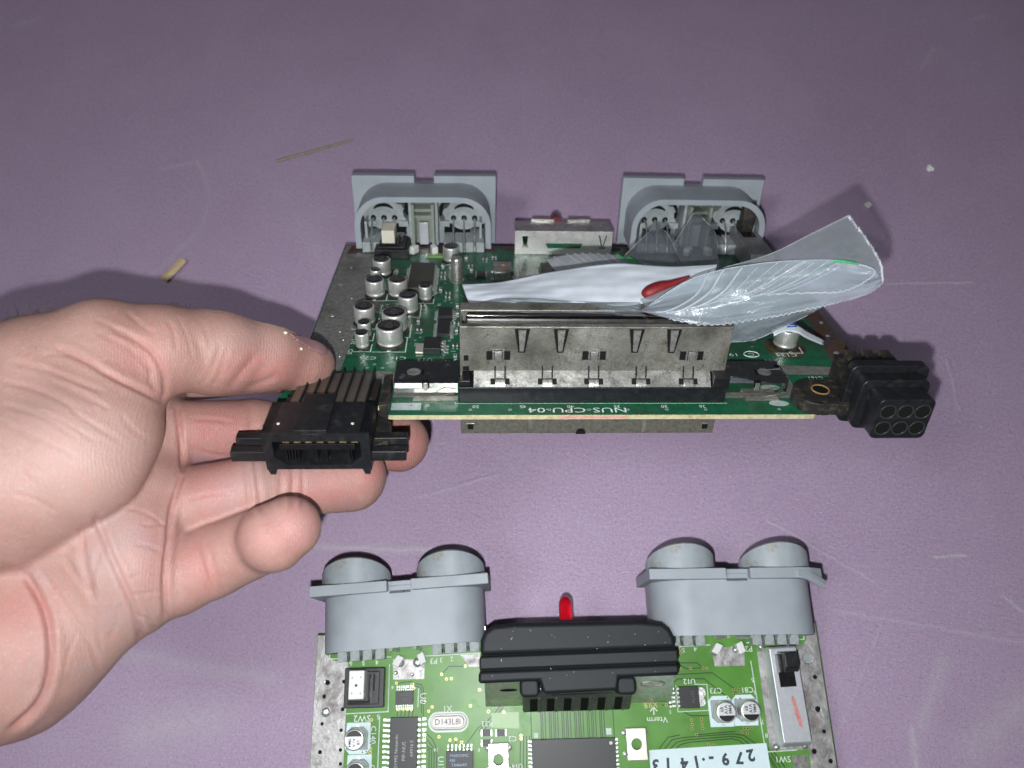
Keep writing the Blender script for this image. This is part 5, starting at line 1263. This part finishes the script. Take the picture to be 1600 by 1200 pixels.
def ragged(pts, amp, n, seed):
    r2 = np.random.default_rng(seed); out = []
    P = np.array([np.array(p) for p in pts])
    for i in range(n + 1):
        p = cr(P, i / n)
        out.append(p + c_u * (amp if i % 2 else -amp) * r2.uniform(.3, 1) + c_r * r2.uniform(-.3, .3) * amp)
    return out
bag_part('ragged_edge', lambda b: b.tube(ragged([S_BACK.pt(1, v) for v in np.linspace(0, 1, 8)], .42, 54, 1), .30, 5), 'film_edge')
bag_part('ragged_edge', lambda b: b.tube(ragged([S_FRONT.pt(u, 1) for u in np.linspace(.12, 1, 12)], .34, 96, 2), .17, 5), 'film_edge')
bag_part('ragged_edge', lambda b: b.tube(ragged([at(1092, 504, 226), at(1098, 486, 226), at(1118, 470, 225), at(1170, 462, 221), at(1250, 458, 214), at(1310, 456, 210), at(1345, 444, 206), at(1366, 428, 203), at(1362, 419, 203), at(1340, 413, 204)], .22, 80, 3), .16, 5), 'film_edge')
for sh_, ua, r_ in ((S_FRONT, 0, .14), (S_BACK, .3, .10), (S_FLAP, 0, .10), (S_FLAP2, 0, .10)):
    bag_part('film_rim', lambda b: b.tube([sh_.pt(u, 0, .08) for u in np.linspace(ua, 1, 20)], r_, 5), 'film_edge')
bag_part('film_rim', lambda b: b.tube([S_SKIRT.pt(u, 1, .05) for u in np.linspace(0, 1, 10)], .12, 5), 'film_edge')
def ribs(b, rows, w):
    for (u0, v0, u1, v1) in rows:
        b.tube([S_FRONT.pt(u0 + (u1 - u0) * s_ ** .8, v0 + (v1 - v0) * s_ ** 1.5, .15) for s_ in np.linspace(0, 1, 14)], w, 5)
for q, w_ in (((.10, .72, .25, .04), .34), ((.145, .71, .30, .03), .42), ((.205, .64, .36, .05), .36), ((.235, .62, .41, .08), .14), ((.30, .56, .55, .04), .20)):
    bag_part('zip_rib', lambda b: ribs(b, [q], w_), 'film_zip')
bag_part('zip_rib', lambda b: ribs(b, [(.26 + .021 * k + .012 * math.sin(k * 2.3), .6 + .02 * math.sin(k * 1.7), .47 + .029 * k + .015 * math.sin(k * 3.1), .04 + .05 * (k % 3)) for k in range(9)], .085), 'film_edge')
bag_part('green_line', lambda b: ribs(b, [(.50, .34, .68, .06)], .13), 'green_faint')
bag_part('green_line', lambda b: [b.tube([S_FRONT.pt(u, 0.01, .25) for u in np.linspace(.665, .80, 8)], .42, 6)], 'green_print')
bag_part('green_line', lambda b: [b.tube([S_CURL.pt(.60 + .1 * s_, s_, .2) for s_ in np.linspace(0, .9, 7)], .45, 5), b.tube([S_CURL.pt(.68 + .1 * s_, s_, .2) for s_ in np.linspace(0.1, 1, 7)], .7, 5)], 'green_print')
bag_part('zip_rib', lambda b: [b.tube([S_CURL.pt(u + .06 * s_, s_, .1) for s_ in np.linspace(0, 1, 6)], .20, 5) for u in (.10, .2, .26, .32, .38, .44, .52)], 'film_edge')
rp = MB(); rp_c = [(1003, 461, .3), (1005, 460, 1.2), (1009, 459, 1.8), (1015, 457, 2.15), (1024, 453, 2.2), (1034, 449, 1.95), (1046, 445, 1.4), (1060, 439, .85), (1078, 432, .35)]
rp_path = [cr(np.array([[x, y, r_] for x, y, r_ in rp_c], float), k / 30) for k in range(31)]
rp.tube([at(x, y, 237) for x, y, r_ in rp_path], [max(.2, float(r_)) for x, y, r_ in rp_path], 14)
rp.v = [tuple(np.array(v) - at(1040, 443, 234)) for v in rp.v]
ro = place('red_clip', rp.mesh('red_clip', [M['rubber_red']]), loc=at(1040, 443, 234), bevel=.3)
tag(ro, 'small tapered red plastic piece showing under the film of the bag', 'plastic piece')
tg = MB()
A = Sheet([[(1206, 515, 250), (1226, 508, 251), (1246, 508, 252), (1262, 518, 255), (1289, 532, 262)], [(1210, 524, 248), (1228, 517, 249), (1248, 520, 250), (1262, 528, 253), (1287, 539, 260)]])
tg0 = at(1240, 515, 250)
A.fill(tg, 16, 4); tg.v = [tuple(np.array(v) - tg0) for v in tg.v]
to = place('paper_tag', tg.mesh('paper_tag', [M['tag']]), loc=tg0)
sd = to.modifiers.new('thickness', 'SOLIDIFY'); sd.thickness = .5 * MM
tag(to, 'folded white tag with blue end lying on a capacitor beside the bag', 'tag')
tb2 = MB(); Sheet([[(1228, 501, 254), (1243, 500, 255)], [(1230, 511, 250), (1245, 510, 251)]]).fill(tb2, 4, 3); tb2.v = [tuple(np.array(v) - tg0) for v in tb2.v]
bo = place('blue_end', tb2.mesh('blue_end', [M['tag_blue']]), to); sd = bo.modifiers.new('thickness', 'SOLIDIFY'); sd.thickness = .5 * MM

# ------------------------------------------------------------------ bits of debris
def bit(name, px0, px1, r, m, label, cat, n=6, taper=1.0, lift=None):
    a, b_ = on_table(*px0), on_table(*px1)
    c_ = (a + b_) / 2
    mb = MB(); z = np.array([0, 0, lift or r * .9])
    mid = c_ + c_r * rng.uniform(-.5, .5)
    mb.tube([a - c_ + z, (a + mid) / 2 - c_ + z * 1.05, mid - c_ + z, (b_ + mid) / 2 - c_ + z * 1.05, b_ - c_ + z], r, n, taper=taper)
    return tag(place(name, mb.mesh(name, [M[m]], 30), loc=c_), label, cat)
bit('wood_chip', (258, 440), (289, 408), 1.7, 'chip_wood', 'pale wood chip lying at the edge of the hand shadow', 'wood chip', 5)
bit('straw', (433, 253), (553, 219), .75, 'straw', 'long thin dry straw lying above the wood chip', 'straw', 5, .7)
def crumb(px, py, r, label):
    bm = bmesh.new(); bmesh.ops.create_icosphere(bm, subdivisions=2, radius=r * MM)
    for v in bm.verts: v.co *= 1 + .25 * math.sin(v.co.x * 3000 + v.co.y * 2200 + px); v.co.z *= .7
    m_ = bpy.data.meshes.new('crumb'); bm.to_mesh(m_); bm.free(); m_.materials.append(M['crumb'])
    p = on_table(px, py); p[2] = r * .62
    return tag(place('crumb', m_, loc=p), label, 'crumb', 'white crumbs on the table')
crumb(1355, 322, 1.6, 'white crumb lying inside the shadow of the bag')
crumb(1452, 265, 1.7, 'white crumb lying clear of every shadow at upper right')
def speck(px, py, dist, label):
    bm = bmesh.new(); bmesh.ops.create_icosphere(bm, subdivisions=2, radius=.48 * MM)
    for v in bm.verts: v.co.x *= 1.3
    m_ = bpy.data.meshes.new('skin_speck'); bm.to_mesh(m_); bm.free(); m_.materials.append(M['dust_speck'])
    return tag(place('skin_speck', m_, loc=at(px, py, dist)), label, 'speck', 'pale specks on the thumb')
def on_hand(px, py):
    i = np.argmin((HX - px) ** 2 + (HY - py) ** 2 + np.where((facing > 0), 0, 1e6) + (zz - 215) ** 2 * .02)
    return float(zz[i]) - .3
speck(446, 520, on_hand(446, 520), 'pale speck on the upper edge of the thumb')
speck(470, 545, on_hand(470, 545), 'pale speck beside the thumb nail')
